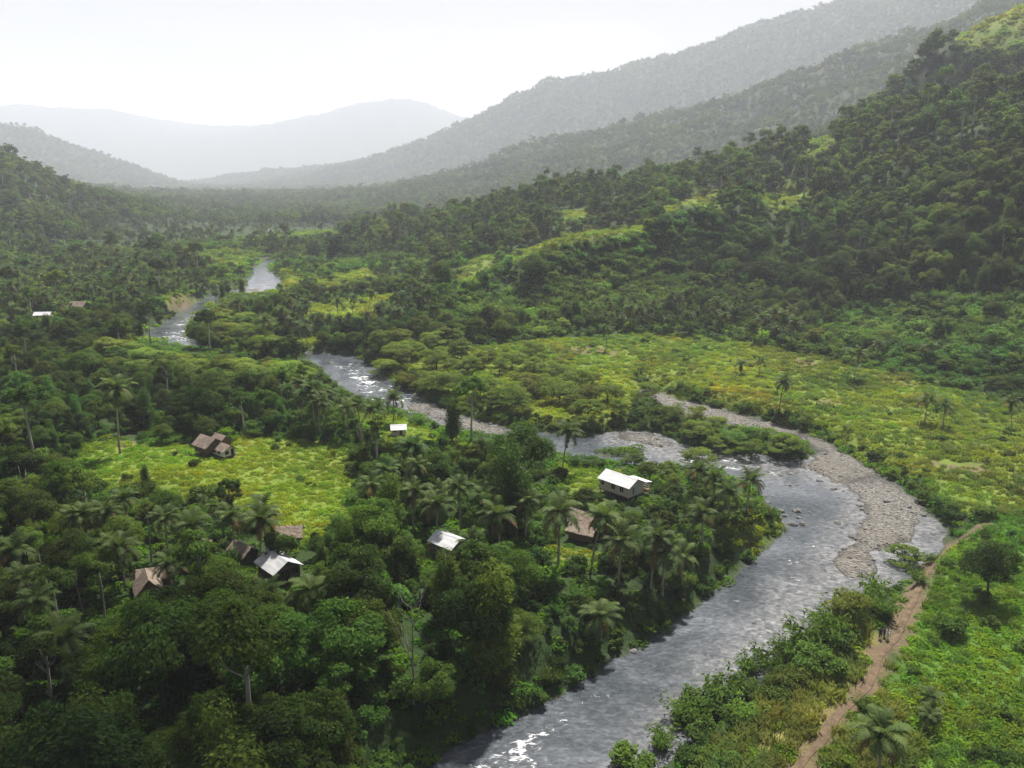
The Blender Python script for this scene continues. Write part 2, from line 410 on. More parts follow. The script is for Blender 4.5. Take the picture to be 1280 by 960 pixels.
class MB:
    """collects simple solids into one mesh"""
    def __init__(self):
        self.v = []; self.q = []; self.t = []; self.n = 0

    def add(self, v, q=(), t=()):
        v = np.asarray(v, float)
        self.v.append(v)
        if len(q): self.q.append(np.asarray(q) + self.n)
        if len(t): self.t.append(np.asarray(t) + self.n)
        self.n += len(v)
        return self

    def box(self, a, b):
        (x0, y0, z0), (x1, y1, z1) = a, b
        v = [(x0, y0, z0), (x1, y0, z0), (x1, y1, z0), (x0, y1, z0), (x0, y0, z1), (x1, y0, z1), (x1, y1, z1), (x0, y1, z1)]
        return self.add(v, [(0, 3, 2, 1), (4, 5, 6, 7), (0, 1, 5, 4), (1, 2, 6, 5), (2, 3, 7, 6), (3, 0, 4, 7)])

    def tube(self, pts, rad, n=6, cap=True):
        pts = np.asarray(pts, float); rad = np.broadcast_to(np.asarray(rad, float), (len(pts),))
        tan = np.gradient(pts, axis=0); tan /= np.linalg.norm(tan, axis=1)[:, None] + 1e-9
        ref = np.array([0.31, 0.95, 0.05])
        a = np.cross(tan, ref); a /= np.linalg.norm(a, axis=1)[:, None] + 1e-9
        b = np.cross(tan, a)
        th = np.arange(n) * 2 * math.pi / n
        v = pts[:, None] + rad[:, None, None] * (np.cos(th)[None, :, None] * a[:, None] + np.sin(th)[None, :, None] * b[:, None])
        m = len(pts)
        i = np.arange(m - 1)[:, None] * n; j = np.arange(n)[None]; j2 = (j + 1) % n
        q = np.stack([i + j, i + j2, i + n + j2, i + n + j], -1).reshape(-1, 4)
        v = v.reshape(-1, 3)
        t = []
        if cap:
            v = np.concatenate([v, pts[:1], pts[-1:]])
            for k in range(n):
                t.append((m * n, (k + 1) % n, k)); t.append((m * n + 1, (m - 1) * n + k, (m - 1) * n + (k + 1) % n))
        return self.add(v, q, t)

    def mesh(self, name, mats, smooth=False, attrs=None):
        f = []
        if self.q: f.append(np.concatenate(self.q))
        if self.t: f.append(np.concatenate(self.t))
        return mesh_from(name, np.concatenate(self.v), f, mats, attrs, smooth)


# ------------------------------------------------------------------ materials
def newmat(name):
    m = bpy.data.materials.new(name); m.use_nodes = True
    nt = m.node_tree; nt.nodes.clear()
    return m, nt, nt.nodes, nt.links


def N(nodes, typ, **kw):
    n = nodes.new(typ)
    for k, v in kw.items():
        setattr(n, k, v)
    return n


def mixc(nodes, links, fac, a, b, mode='MIX'):
    n = nodes.new('ShaderNodeMix'); n.data_type = 'RGBA'; n.blend_type = mode; n.clamp_factor = True
    for sock, val in ((n.inputs[0], fac), (n.inputs[6], a), (n.inputs[7], b)):
        if hasattr(val, 'is_output'):
            links.new(val, sock)
        else:
            sock.default_value = val if isinstance(val, (int, float)) else (*val, 1)
    return n.outputs[2]


def math_n(nodes, links, op, a, b=0.0, c=0.0):
    n = nodes.new('ShaderNodeMath'); n.operation = op
    for i, val in enumerate((a, b, c)):
        if hasattr(val, 'is_output'):
            links.new(val, n.inputs[i])
        else:
            n.inputs[i].default_value = val
    return n.outputs[0]


def ramp(nodes, links, val, stops):
    n = nodes.new('ShaderNodeValToRGB')
    e = n.color_ramp.elements
    while len(e) < len(stops):
        e.new(0.5)
    for k, (p, c) in zip(e, stops):
        k.position = p; k.color = (*c, 1) if len(c) == 3 else c
    links.new(val, n.inputs[0])
    return n.outputs[0]


def noise(nodes, links, scale, detail=3, rough=.55, vec=None, dist=0.0):
    n = nodes.new('ShaderNodeTexNoise'); n.inputs['Scale'].default_value = scale
    n.inputs['Detail'].default_value = detail; n.inputs['Roughness'].default_value = rough; n.inputs['Distortion'].default_value = dist
    if vec is not None:
        links.new(vec, n.inputs['Vector'])
    return n


def leaf_material(name, c_dark, c_light, trans=.35, rough=.5, spec=.35, stuff=False):
    """leaf colour varies from leaf to leaf and from plant to plant"""
    m, nt, nd, ln = newmat(name)
    var = N(nd, 'ShaderNodeAttribute', attribute_name='leafvar')
    oi = nd.new('ShaderNodeObjectInfo')
    if stuff:
        ti = N(nd, 'ShaderNodeAttribute', attribute_name='tint', attribute_type='INSTANCER'); tint = ti.outputs['Color']
    else:
        tint = oi.outputs['Color']
    f = math_n(nd, ln, 'MULTIPLY_ADD', var.outputs['Fac'], .75, math_n(nd, ln, 'MULTIPLY', oi.outputs['Random'], .25))
    col = mixc(nd, ln, f, c_dark, c_light)
    col = mixc(nd, ln, 1.0, col, tint, 'MULTIPLY')
    wilt = math_n(nd, ln, 'MULTIPLY', math_n(nd, ln, 'SUBTRACT', var.outputs['Fac'], 1.05), 8.0)
    col = mixc(nd, ln, math_n(nd, ln, 'MINIMUM', math_n(nd, ln, 'MAXIMUM', wilt, 0.0), 1.0), col, (.15, .10, .05))
    p = nd.new('ShaderNodeBsdfPrincipled'); p.inputs['Roughness'].default_value = rough
    p.inputs['Specular IOR Level'].default_value = spec
    ln.new(col, p.inputs['Base Color'])
    t = nd.new('ShaderNodeBsdfTranslucent')
    ln.new(mixc(nd, ln, 1.0, col, (1.25, 1.3, .75), 'MULTIPLY'), t.inputs['Color'])
    mx = nd.new('ShaderNodeMixShader'); mx.inputs[0].default_value = trans
    ln.new(p.outputs[0], mx.inputs[1]); ln.new(t.outputs[0], mx.inputs[2])
    out = nd.new('ShaderNodeOutputMaterial'); ln.new(mx.outputs[0], out.inputs[0])
    return m


def plain_material(name, c1, c2, scale=4.0, rough=.85, spec=.2, bump=0.0, stretch=None, metallic=0.0):
    m, nt, nd, ln = newmat(name)
    tc = nd.new('ShaderNodeTexCoord'); vec = tc.outputs['Object']
    if stretch:
        mp = nd.new('ShaderNodeMapping'); mp.inputs['Scale'].default_value = stretch; ln.new(vec, mp.inputs[0]); vec = mp.outputs[0]
    n = noise(nd, ln, scale, 4, .6, vec)
    col = ramp(nd, ln, n.outputs['Fac'], [(.32, c1), (.68, c2)])
    p = nd.new('ShaderNodeBsdfPrincipled'); p.inputs['Roughness'].default_value = rough; p.inputs['Specular IOR Level'].default_value = spec
    p.inputs['Metallic'].default_value = metallic
    ln.new(col, p.inputs['Base Color'])
    if bump:
        b = nd.new('ShaderNodeBump'); b.inputs['Strength'].default_value = bump; ln.new(n.outputs['Fac'], b.inputs['Height']); ln.new(b.outputs[0], p.inputs['Normal'])
    out = nd.new('ShaderNodeOutputMaterial'); ln.new(p.outputs[0], out.inputs[0])
    return m


LEAF = {}
for _k, _a, _b, _t, _r, _s in (('jungle', (.018, .048, .009), (.102, .152, .021), .44, .6, .07),
                               ('flat', (.060, .105, .018), (.160, .208, .034), .46, .6, .06),
                               ('palm', (.034, .066, .018), (.105, .145, .044), .38, .6, .08),
                               ('shrub', (.030, .070, .014), (.095, .152, .022), .44, .6, .07),
                               ('lime', (.115, .180, .008), (.220, .268, .012), .46, .65, .05),
                               ('straw', (.105, .135, .022), (.195, .200, .050), .35, .6, .2)):
    LEAF[_k] = (leaf_material('leaf ' + _k, _a, _b, _t, _r, _s), leaf_material('leaf ' + _k + ' mass', _a, _b, _t, _r, _s, True))
M_BARK = plain_material('pale bark', (.16, .14, .11), (.36, .33, .28), 3, .9, .15, .3, (1, 1, .3))
M_DARKBARK = plain_material('dark bark', (.05, .042, .032), (.13, .11, .085), 3, .9, .15, .3, (1, 1, .3))
M_WHITEBARK = plain_material('white bark', (.20, .19, .165), (.40, .38, .34), 2, .85, .2, .2, (1, 1, .3))
M_ROCK = plain_material('river stone', (.045, .045, .047), (.15, .145, .14), 1.6, .8, .3, .5)
M_PEBBLE = plain_material('cobble stone', (.064, .065, .068), (.176, .175, .172), 1.2, .85, .25, .3)


# ------------------------------------------------------------------ plant meshes
def unit(a):
    return a / (np.linalg.norm(a, axis=-1, keepdims=True) + 1e-9)


def leaf_quads(P, nrm, size, r, aspect=.55, droop=.25, along=None):
    """rhombic leaf clusters at P, facing nrm"""
    n = len(P)
    t = r.normal(size=(n, 3)) if along is None else along + .35 * r.normal(size=(n, 3))
    t = unit(t - nrm * (t * nrm).sum(1)[:, None])
    s = np.cross(nrm, t)
    L = size * r.uniform(.65, 1.35, n)[:, None]; W = L * aspect
    a = P - t * L * .5
    c = P + t * L * .5 - nrm * L * droop
    b = P + s * W * .5 - nrm * L * .06 - t * L * .08
    d = P - s * W * .5 - nrm * L * .06 - t * L * .08
    V = np.stack([a, b, c, d], 1).reshape(-1, 3)
    F = np.arange(4 * n).reshape(n, 4)
    return V, F


def finish_crown(name, V, F, mat, r, per=4):
    var = np.repeat(np.clip(r.normal(.45, .24, len(V) // per), 0, 1), per)
    return mesh_from(name, V, F, (mat,), {'leafvar': ('POINT', 'FLOAT', var)})


def make_tree(seed, R, h0, H, ncl, nleaf, leaf, style='round', tr=.28, limbs=True):
    """crown radius R from height h0 to H -> (trunk MB, crown vertex, crown faces, rng)"""
    r = np.random.default_rng(seed)
    hc = H - h0
    cl = []
    for i in range(ncl):
        a = r.uniform(0, 2 * math.pi)
        if style == 'flat':
            q = math.sqrt(r.uniform(0, 1)) * R * .92
            lev = r.integers(0, 4)
            z = h0 + hc * (.15 + .27 * lev) * (1 - .25 * (q / R) ** 2) + r.normal() * .05 * hc
            if lev == 3 and q > .65 * R: q *= .6
            cl.append((q * math.cos(a), q * math.sin(a), z, R * r.uniform(.24, .38), .28))
        elif style == 'tall':
            q = math.sqrt(r.uniform(0, 1)) * R * .8
            z = h0 + hc * (r.uniform(.3, .95) * math.sqrt(max(0, 1 - (q / R) ** 2)) + .08)
            cl.append((q * math.cos(a), q * math.sin(a), z, R * r.uniform(.22, .40), .62))
        elif style == 'column':
            z = h0 + hc * r.uniform(0, 1)
            q = R * r.uniform(0, .6) * (1 - .5 * (z - h0) / hc)
            cl.append((q * math.cos(a), q * math.sin(a), z, R * r.uniform(.4, .65), .9))
        else:
            q = math.sqrt(r.uniform(0, 1)) * R * .82
            z = h0 + hc * (.12 + r.uniform(.35, .9) * math.sqrt(max(0, 1 - (q / R) ** 2)))
            cl.append((q * math.cos(a), q * math.sin(a), z + r.normal() * .06 * hc, R * r.uniform(.15, .36), .72))
    cl = np.array(cl)
    w = cl[:, 3] ** 2; idx = r.choice(ncl, nleaf, p=w / w.sum())
    d = r.normal(size=(nleaf, 3)); d[:, 2] = np.where(d[:, 2] < 0, d[:, 2] * .55, d[:, 2]); d = unit(d)
    rad = cl[idx, 3] * np.sqrt(r.uniform(.42, 1.15, nleaf)) * np.where(r.uniform(0, 1, nleaf) < .06, 1.3, 1)
    P = cl[idx, :3] + d * rad[:, None] * np.stack([np.ones(nleaf), np.ones(nleaf), cl[idx, 4]], 1)
    # a few loose sprays outside the clumps
    up = np.array([0, 0, 1.0])
    nrm = unit(d * .55 + up * (.75 if style != 'flat' else 1.4) + r.normal(size=(nleaf, 3)) * .45)
    out = P.copy(); out[:, 2] = 0; out = unit(out + 1e-6)
    V, F = leaf_quads(P, nrm, leaf, r, .6, .3, along=out * .8)
    T = MB()
    lean = r.normal(size=2) * .04 * H
    pts = [(0, 0, -1.2), (lean[0] * .2, lean[1] * .2, h0 * .45), (lean[0] * .6, lean[1] * .6, h0), (lean[0], lean[1], h0 + hc * .55)]
    T.tube(pts, [tr * 1.35, tr, tr * .75, tr * .25], 7)
    if limbs:
        for i in r.choice(ncl, min(ncl, 8), replace=False):
            s = np.array(pts[2]) + (np.array(pts[3]) - np.array(pts[2])) * r.uniform(-.3, .5)
            e = cl[i, :3]
            m = (s + e) * .5 + np.array([0, 0, -.06 * hc])
            T.tube([s, m, e], [tr * .42, tr * .28, tr * .08], 5)
    return T, V, F, r


def make_palm(seed, h, L=4.6, nf=20, trunk_r=.17):
    r = np.random.default_rng(seed)
    lean = r.normal(size=2) * .10 * h
    s = np.linspace(0, 1, 9)
    pts = np.stack([lean[0] * s ** 1.7, lean[1] * s ** 1.7, -.8 + (h + .8) * s], 1)
    T = MB(); T.tube(pts, trunk_r * (1.3 - .6 * s + .5 * np.exp(-s * 14)), 8)
    top = pts[-1]
    Vs = []; n = 0
    var = []
    for k in range(nf):
        az = k * 2.39996 + r.normal() * .2
        age = (k + .5) / nf
        e0 = math.radians(78 - 92 * age + r.normal() * 8)
        Lk = L * (1 - .25 * (1 - age) * .6) * r.uniform(.88, 1.1)
        m = 17
        bend = math.radians(62 + 55 * age) * r.uniform(.8, 1.2)
        u = np.linspace(0, 1, m)
        el = e0 - bend * u ** 1.5
        hd = np.array([math.cos(az), math.sin(az), 0]); side = np.array([-math.sin(az), math.cos(az), 0])
        step = Lk / (m - 1)
        p = top + np.cumsum(np.concatenate([[np.zeros(3)], (np.cos(el)[1:, None] * hd + np.sin(el)[1:, None] * np.array([0, 0, 1.0])) * step]), 0)
        tang = np.cos(el)[:, None] * hd + np.sin(el)[:, None] * np.array([0, 0, 1.0])
        upv = np.cross(tang, side); upv = np.where(upv[:, 2:3] < 0, -upv, upv)
        ll = (.22 + .95 * np.sin(np.pi * np.clip(u * .92 + .1, 0, 1)) ** .7) * L / 4.6 * .95
        tone = np.clip(r.normal(.5, .22), 0, 1) if age < .84 or r.uniform() < .45 else 1.3
        for sgn in (-1, 1):
            for o in (0.0, .5):
                b = p[1:-1] + tang[1:-1] * step * o
                tipd = unit(side * sgn * .85 + tang[1:-1] * .55 - np.array([0, 0, .40 + .25 * age]) + upv[1:-1] * .18 + .08 * r.normal(size=(m - 2, 3)))
                tip = b + tipd * ll[1:-1, None]
                w = .085 * L / 4.6
                q = np.stack([b - tang[1:-1] * w, b + tang[1:-1] * w, tip + tang[1:-1] * w * .35, tip - tang[1:-1] * w * .35], 1)
                Vs.append(q.reshape(-1, 3)); n += len(q); var.append(np.full(4 * len(q), tone) + r.normal(size=4 * len(q)) * .05)
        # midrib
        wv = .05 * (1 - .8 * u)[:, None]
        l_ = p - side * wv; r_ = p + side * wv
        q = np.stack([l_[:-1], r_[:-1], r_[1:], l_[1:]], 1)
        Vs.append(q.reshape(-1, 3)); n += len(q); var.append(np.full(4 * len(q), .6))
    V = np.concatenate(Vs); F = np.arange(4 * n).reshape(n, 4)
    return T, V, F, np.clip(np.concatenate(var), 0, 1.4)


def make_bush(seed, R, H, ncl, nleaf, leaf, spray=False):
    r = np.random.default_rng(seed)
    cl = []
    for i in range(ncl):
        a = r.uniform(0, 2 * math.pi); q = math.sqrt(r.uniform(0, 1)) * R * .8
        z = H * (.15 + r.uniform(.3, .75) * math.sqrt(max(0, 1 - (q / R) ** 2)))
        cl.append((q * math.cos(a), q * math.sin(a), z, R * r.uniform(.25, .45)))
    cl = np.array(cl)
    if spray:
        # thin arching stems that carry narrow leaves
        Vs = []
        ns = max(12, nleaf // 26)
        P = []; D = []
        for i in range(ns):
            a = r.uniform(0, 2 * math.pi); b = cl[r.integers(ncl)]
            u = np.sort(r.uniform(.15, 1, 26))[:, None]
            hd = np.array([math.cos(a), math.sin(a), 0]); LL = H * r.uniform(.55, 1.0)
            st = np.array([b[0] * .5, b[1] * .5, 0])
            p = st + hd * u * u * LL * .55 + np.array([0, 0, 1.0]) * LL * (u * 1.25 - .42 * u * u)
            P.append(p + r.normal(size=p.shape) * .12 * R); D.append(np.repeat(hd[None] * .8 + np.array([0, 0, -.2]), 26, 0))
        P = np.concatenate(P); D = np.concatenate(D)
        nrm = unit(np.array([0, 0, 1.0]) + .6 * r.normal(size=P.shape))
        return (*leaf_quads(P, nrm, leaf, r, .34, .3, along=D), r)
    w = cl[:, 3] ** 2; idx = r.choice(ncl, nleaf, p=w / w.sum())
    d = r.normal(size=(nleaf, 3)); d[:, 2] = np.where(d[:, 2] < 0, d[:, 2] * .7, d[:, 2]); d = unit(d)
    P = cl[idx, :3] + d * (cl[idx, 3] * np.sqrt(r.uniform(.25, 1.15, nleaf)))[:, None] * np.array([1, 1, .8])
    P[:, 2] = np.maximum(P[:, 2], .03)
    nrm = unit(d * .55 + np.array([0, 0, .75]) + r.normal(size=(nleaf, 3)) * .45)
    return (*leaf_quads(P, nrm, leaf, r, .62, .3), r)


def make_tuft(seed, R, H, n, leaf, blades=False):
    r = np.random.default_rng(seed)
    if blades:
        a = r.uniform(0, 2 * math.pi, n); q = np.sqrt(r.uniform(0, 1, n)) * R
        b = np.stack([q * np.cos(a), q * np.sin(a), np.zeros(n)], 1)
        a2 = r.uniform(0, 2 * math.pi, n)
        hd = np.stack([np.cos(a2), np.sin(a2), np.zeros(n)], 1); sd = np.stack([-np.sin(a2), np.cos(a2), np.zeros(n)], 1)
        hh = (H * r.uniform(.55, 1.1, n))[:, None]
        w = leaf * .5
        m = b + np.array([0, 0, 1.0]) * hh * .6 + hd * hh * .18
        t = b + np.array([0, 0, 1.0]) * hh * .95 + hd * hh * .6
        V = np.stack([b - sd * w, b + sd * w, m + sd * w * .8, m - sd * w * .8, m - sd * w * .8, m + sd * w * .8, t + sd * w * .15, t - sd * w * .15], 1).reshape(-1, 3)
        return V, np.arange(8 * n).reshape(-1, 4), r
    a = r.uniform(0, 2 * math.pi, n); q = np.sqrt(r.uniform(0, 1, n)) * R
    z = H * np.sqrt(np.maximum(0, 1 - (q / R) ** 2)) * r.uniform(.4, 1.05, n) + .05
    P = np.stack([q * np.cos(a), q * np.sin(a), z], 1)
    nrm = unit(np.array([0, 0, 1.0]) + P * np.array([.6, .6, 0]) / R + .4 * r.normal(size=(n, 3)))
    return (*leaf_quads(P, nrm, leaf, r, .7, .25), r)


UNLINKED = []


class Kind:
    """one plant form: meshes for single plants and one merged mesh for the far-off mass"""
    def __init__(s, name, species, T, V, F, r, var=None, bark=None):
        ind, mass = LEAF[species]
        if var is None:
            var = np.repeat(np.clip(r.normal(.45, .24, len(V) // 4), 0, 1), 4)
        at = lambda v: {'leafvar': ('POINT', 'FLOAT', v)}
        s.crown = mesh_from(name + ' crown', V, F, (ind,), at(var))
        s.height = float(V[:, 2].max()); s.radius = float(np.abs(V[:, :2]).max())
        s.trunk = None
        if T is not None:
            s.trunk = T.mesh(name + ' trunk', (bark,), True)
            TV = np.concatenate(T.v); nv = len(V)
            q = np.concatenate(T.q) + nv
            fs = [np.concatenate([F, q])]; mi = np.concatenate([np.zeros(len(F)), np.ones(len(q))])
            if T.t:
                t = np.concatenate(T.t) + nv; fs.append(t); mi = np.concatenate([mi, np.ones(len(t))])
            me = mesh_from(name + ' mass', np.concatenate([V, TV]), fs, (mass, bark), at(np.concatenate([var, np.zeros(len(TV))])), False, mi)
        else:
            me = mesh_from(name + ' mass', V, F, (mass,), at(var))
        s.mass = bpy.data.objects.new(name + ' mass', me)


def tree_kind(name, sp, seed, R, h0, H, ncl, nl, lf, style, tr, bark, limbs=True):
    T, V, F, r = make_tree(seed, R, h0, H, ncl, nl, lf, style, tr, limbs)
    return Kind(name, sp, T, V, F, r, None, bark)


K = {}
K['jungle'] = [tree_kind('jungle tree', 'jungle', 100 + i, R, h0, H, nc, nl, .36, st, .26, M_DARKBARK) for i, (R, h0, H, nc, nl, st) in enumerate((
    (4.4, 3.0, 10.5, 30, 9000, 'round'), (5.2, 3.5, 12.0, 38, 12000, 'round'), (3.8, 3.0, 11.5, 28, 8000, 'tall'), (6.0, 4.0, 11.5, 46, 14500, 'round'), (3.4, 2.0, 8.5, 24, 6500, 'round'), (3.2, 2.0, 12.5, 34, 8000, 'column')))]
K['tall'] = [tree_kind('tall tree', 'jungle', 130 + i, R, h0, H, nc, nl, .52, st, .30, M_WHITEBARK) for i, (R, h0, H, nc, nl, st) in enumerate((
    (4.0, 10, 17, 16, 3200, 'tall'), (5.0, 12, 20, 20, 4200, 'round'), (3.0, 9, 15.5, 12, 2200, 'tall')))]
K['flat'] = [tree_kind('flat tree', 'flat', 150 + i, R, h0, H, nc, nl, .46, 'flat', .22, M_DARKBARK) for i, (R, h0, H, nc, nl) in enumerate((
    (5.6, 2.6, 6.8, 30, 5200), (6.8, 3.0, 8.0, 40, 7000), (4.4, 2.2, 5.8, 22, 3800), (5.0, 3.4, 8.6, 26, 4600)))]
K['palm'] = []
for i, (h, L, nf) in enumerate(((10.0, 4.4, 22), (7.0, 4.2, 20), (12.5, 4.4, 20), (4.0, 4.0, 18), (8.5, 4.0, 24))):
    T, V, F, var = make_palm(170 + i, h, L, nf)
    K['palm'].append(Kind('palm', 'palm', T, V, F, np.random.default_rng(i), var, M_BARK))
K['shrub'] = []
for i, (R, H, nc, nl, lf, sp) in enumerate(((1.7, 2.2, 10, 700, .38, 0), (2.4, 2.8, 14, 1200, .42, 0), (1.3, 1.7, 8, 460, .34, 0), (2.0, 3.4, 10, 900, .46, 1), (1.6, 2.6, 8, 620, .42, 1))):
    V, F, r = make_bush(190 + i, R, H, nc, nl, lf, bool(sp))
    K['shrub'].append(Kind('shrub', 'shrub', None, V, F, r))
K['tuft'] = []
for i, (R, H, n, lf) in enumerate(((1.1, .55, 60, .40), (1.5, .85, 100, .42), (.8, .4, 40, .34))):
    K['tuft'].append(Kind('tuft', 'lime', None, *make_tuft(210 + i, R, H, n, lf)))
K['grass'] = []
for i, (R, H, n, lf) in enumerate(((.8, .9, 46, .12), (1.1, 1.3, 70, .13), (.7, .6, 40, .11))):
    K['grass'].append(Kind('grass', 'straw', None, *make_tuft(220 + i, R, H, n, lf, True)))
# coarser forms for what stands far off
K['mid'] = [tree_kind('wood tree', 'jungle', 230 + i, R, h0, H, nc, nl, .95, st, .34, M_DARKBARK, False) for i, (R, h0, H, nc, nl, st) in enumerate((
    (5.4, 3, 13, 20, 1500, 'round'), (6.4, 4, 15, 24, 2000, 'round'), (4.6, 4, 16, 16, 1200, 'tall'), (4.2, 2, 10, 14, 1000, 'round')))]
K['midtall'] = [tree_kind('wood tall tree', 'jungle', 240 + i, R, h0, H, nc, nl, .9, st, .40, M_WHITEBARK, True) for i, (R, h0, H, nc, nl, st) in enumerate((
    (5.0, 13, 22, 14, 900, 'tall'), (6.0, 15, 25, 18, 1200, 'round'), (3.6, 11, 19, 10, 600, 'tall')))]
K['far'] = [tree_kind('far tree', 'jungle', 250 + i, R, h0, H, nc, nl, 1.9, st, .5, M_DARKBARK, False) for i, (R, h0, H, nc, nl, st) in enumerate((
    (7.5, 2, 15, 14, 420, 'round'), (9.0, 3, 18, 18, 560, 'round'), (6.0, 5, 20, 10, 320, 'tall'), (6.5, 1, 11, 10, 340, 'round')))]
#PART2
# ------------------------------------------------------------------ ground sheet
az = np.concatenate([np.arange(-180, -52, 4.0), np.arange(-52, -40, .6), np.arange(-40, 40.01, .19), np.arange(40.6, 52, .6), np.arange(54, 180, 4.0)])
az = np.unique(np.round(np.radians(az), 6))
rr = np.exp(np.arange(math.log(8), math.log(15500), .0125))
A_, R_ = np.meshgrid(az, rr)
GX = (R_ * np.sin(A_)).ravel(); GY = (R_ * np.cos(A_)).ravel()
GZ, GSD, GGR, GSP = height(GX, GY, True)
na, nr = len(az), len(rr)


def soft(polys, x, y, w, nz=2.0, sc=8.0):
    g = multi_sd(polys, x, y) + nz * perlin(x / sc, y / sc) + nz * .5 * perlin(x / sc * 3.1, y / sc * 3.1)
    return sstep(w, -w, g)


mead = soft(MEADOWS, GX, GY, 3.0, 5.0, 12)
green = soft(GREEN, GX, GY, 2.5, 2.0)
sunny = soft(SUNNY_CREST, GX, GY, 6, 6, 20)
dry = soft(DRY, GX, GY, 2.0, 3.0, 6)
soil = .8 * soft(SOILS, GX, GY, 1.6, 4.5, 7)
pdist = np.full(GX.shape, 99.0)
pm = (np.abs(GX - 50) < 40) & (GY > 50) & (GY < 150)
pdist[pm] = path_dist(GX[pm], GY[pm])
soil = np.maximum(soil, .85 * sstep(3.0, 1.2, pdist + 1.2 * perlin(GX / 3, GY / 3)))
bars = soft(SOILBAR, GX, GY, 4, 3, 15)
gravel = np.maximum(sstep(1.0, -1.5, GSD) * (1 - sstep(0, -2, GSP)), bars)
# bare red bank cut by the river far upstream
redbank = sstep(10, 0, np.hypot(GX - on_water(232, 385)[0], (GY - on_water(232, 385)[1]) * .5) / 1.6) * sstep(14, 8, GSD)
soil = np.maximum(soil, redbank)
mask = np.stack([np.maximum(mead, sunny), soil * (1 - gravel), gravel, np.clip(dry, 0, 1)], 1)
I = np.arange(nr - 1)[:, None] * na; J = np.arange(na)[None]; J2 = (J + 1) % na
GF = np.stack([I + J, I + na + J, I + na + J2, I + J2], -1).reshape(-1, 4)[:, ::-1]
cz = float(height([0.], [0.])[0])
V = np.concatenate([np.stack([GX, GY, GZ], 1), [[0, 0, cz]]])
cent = np.array([(nr * na, (k + 1) % na, k) for k in range(na)])
mask = np.concatenate([mask, [[0, 0, 0, 0]]]); greenA = np.concatenate([green, [0]]); wetA = np.concatenate([sstep(.20, .03, GZ - zw(GY)), [0]])


def ground_material():
    m, nt, nd, ln = newmat('valley ground')
    geo = nd.new('ShaderNodeNewGeometry'); pos = geo.outputs['Position']
    at = N(nd, 'ShaderNodeAttribute', attribute_name='cover')
    gr = N(nd, 'ShaderNodeAttribute', attribute_name='green')
    sep = nd.new('ShaderNodeSeparateColor'); ln.new(at.outputs['Color'], sep.inputs[0])
    n_big = noise(nd, ln, .035, 4, .6, pos); n_mid = noise(nd, ln, .22, 4, .62, pos); n_small = noise(nd, ln, 1.3, 4, .65, pos)
    forest = mixc(nd, ln, n_small.outputs[0], (.008, .018, .005), (.024, .046, .010))
    forest = mixc(nd, ln, math_n(nd, ln, 'MULTIPLY', n_big.outputs[0], .8), forest, (.022, .042, .011))
    mf = math_n(nd, ln, 'MULTIPLY_ADD', n_mid.outputs[0], 1.8, -.4)
    mf2 = math_n(nd, ln, 'MULTIPLY_ADD', n_big.outputs[0], 2.6, -.8)
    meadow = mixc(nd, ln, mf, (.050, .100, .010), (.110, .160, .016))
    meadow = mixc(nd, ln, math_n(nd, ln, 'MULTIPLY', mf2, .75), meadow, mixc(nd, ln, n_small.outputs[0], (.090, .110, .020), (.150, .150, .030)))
    green = mixc(nd, ln, mf, (.035, .085, .012), (.075, .140, .018))
    drycol = mixc(nd, ln, mf, (.11, .115, .028), (.22, .19, .07))
    soil = mixc(nd, ln, n_mid.outputs[0], (.055, .039, .025), (.128, .095, .061))
    vor = nd.new('ShaderNodeTexVoronoi'); vor.inputs['Scale'].default_value = 2.2; ln.new(pos, vor.inputs['Vector'])
    peb = ramp(nd, ln, vor.outputs['Color'], [(.1, (.055, .055, .055)), (.5, (.115, .112, .108)), (.95, (.20, .195, .185))])
    peb = mixc(nd, ln, mf2, peb, mixc(nd, ln, .6, peb, (.105, .092, .074)))
    c = mixc(nd, ln, sep.outputs[0], forest, meadow)
    c = mixc(nd, ln, gr.outputs['Fac'], c, green)
    c = mixc(nd, ln, at.outputs['Alpha'], c, drycol)
    sm = math_n(nd, ln, 'MULTIPLY_ADD', math_n(nd, ln, 'ADD', math_n(nd, ln, 'MULTIPLY', n_mid.outputs[0], .9), math_n(nd, ln, 'MULTIPLY', n_small.outputs[0], .7)), 2.4, -2.35)
    sm = math_n(nd, ln, 'ADD', sm, math_n(nd, ln, 'MULTIPLY', sep.outputs[1], 1.5))
    sm = math_n(nd, ln, 'MULTIPLY', math_n(nd, ln, 'MINIMUM', math_n(nd, ln, 'MAXIMUM', sm, 0.0), 1.0), math_n(nd, ln, 'MINIMUM', math_n(nd, ln, 'MULTIPLY', sep.outputs[1], 4.0), 1.0))
    c = mixc(nd, ln, sm, c, soil)
    wt = N(nd, 'ShaderNodeAttribute', attribute_name='wet')
    peb = mixc(nd, ln, wt.outputs['Fac'], peb, mixc(nd, ln, 1.0, peb, (.42, .43, .45), 'MULTIPLY'))
    c = mixc(nd, ln, sep.outputs[2], c, peb)
    p = nd.new('ShaderNodeBsdfPrincipled'); p.inputs['Roughness'].default_value = .95; p.inputs['Specular IOR Level'].default_value = .15
    ln.new(c, p.inputs['Base Color'])
    b = nd.new('ShaderNodeBump'); b.inputs['Strength'].default_value = .8; b.inputs['Distance'].default_value = .5
    ln.new(math_n(nd, ln, 'ADD', n_small.outputs[0], math_n(nd, ln, 'MULTIPLY', vor.outputs['Distance'], sep.outputs[2])), b.inputs['Height'])
    ln.new(b.outputs[0], p.inputs['Normal'])
    out = nd.new('ShaderNodeOutputMaterial'); ln.new(p.outputs[0], out.inputs[0])
    return m


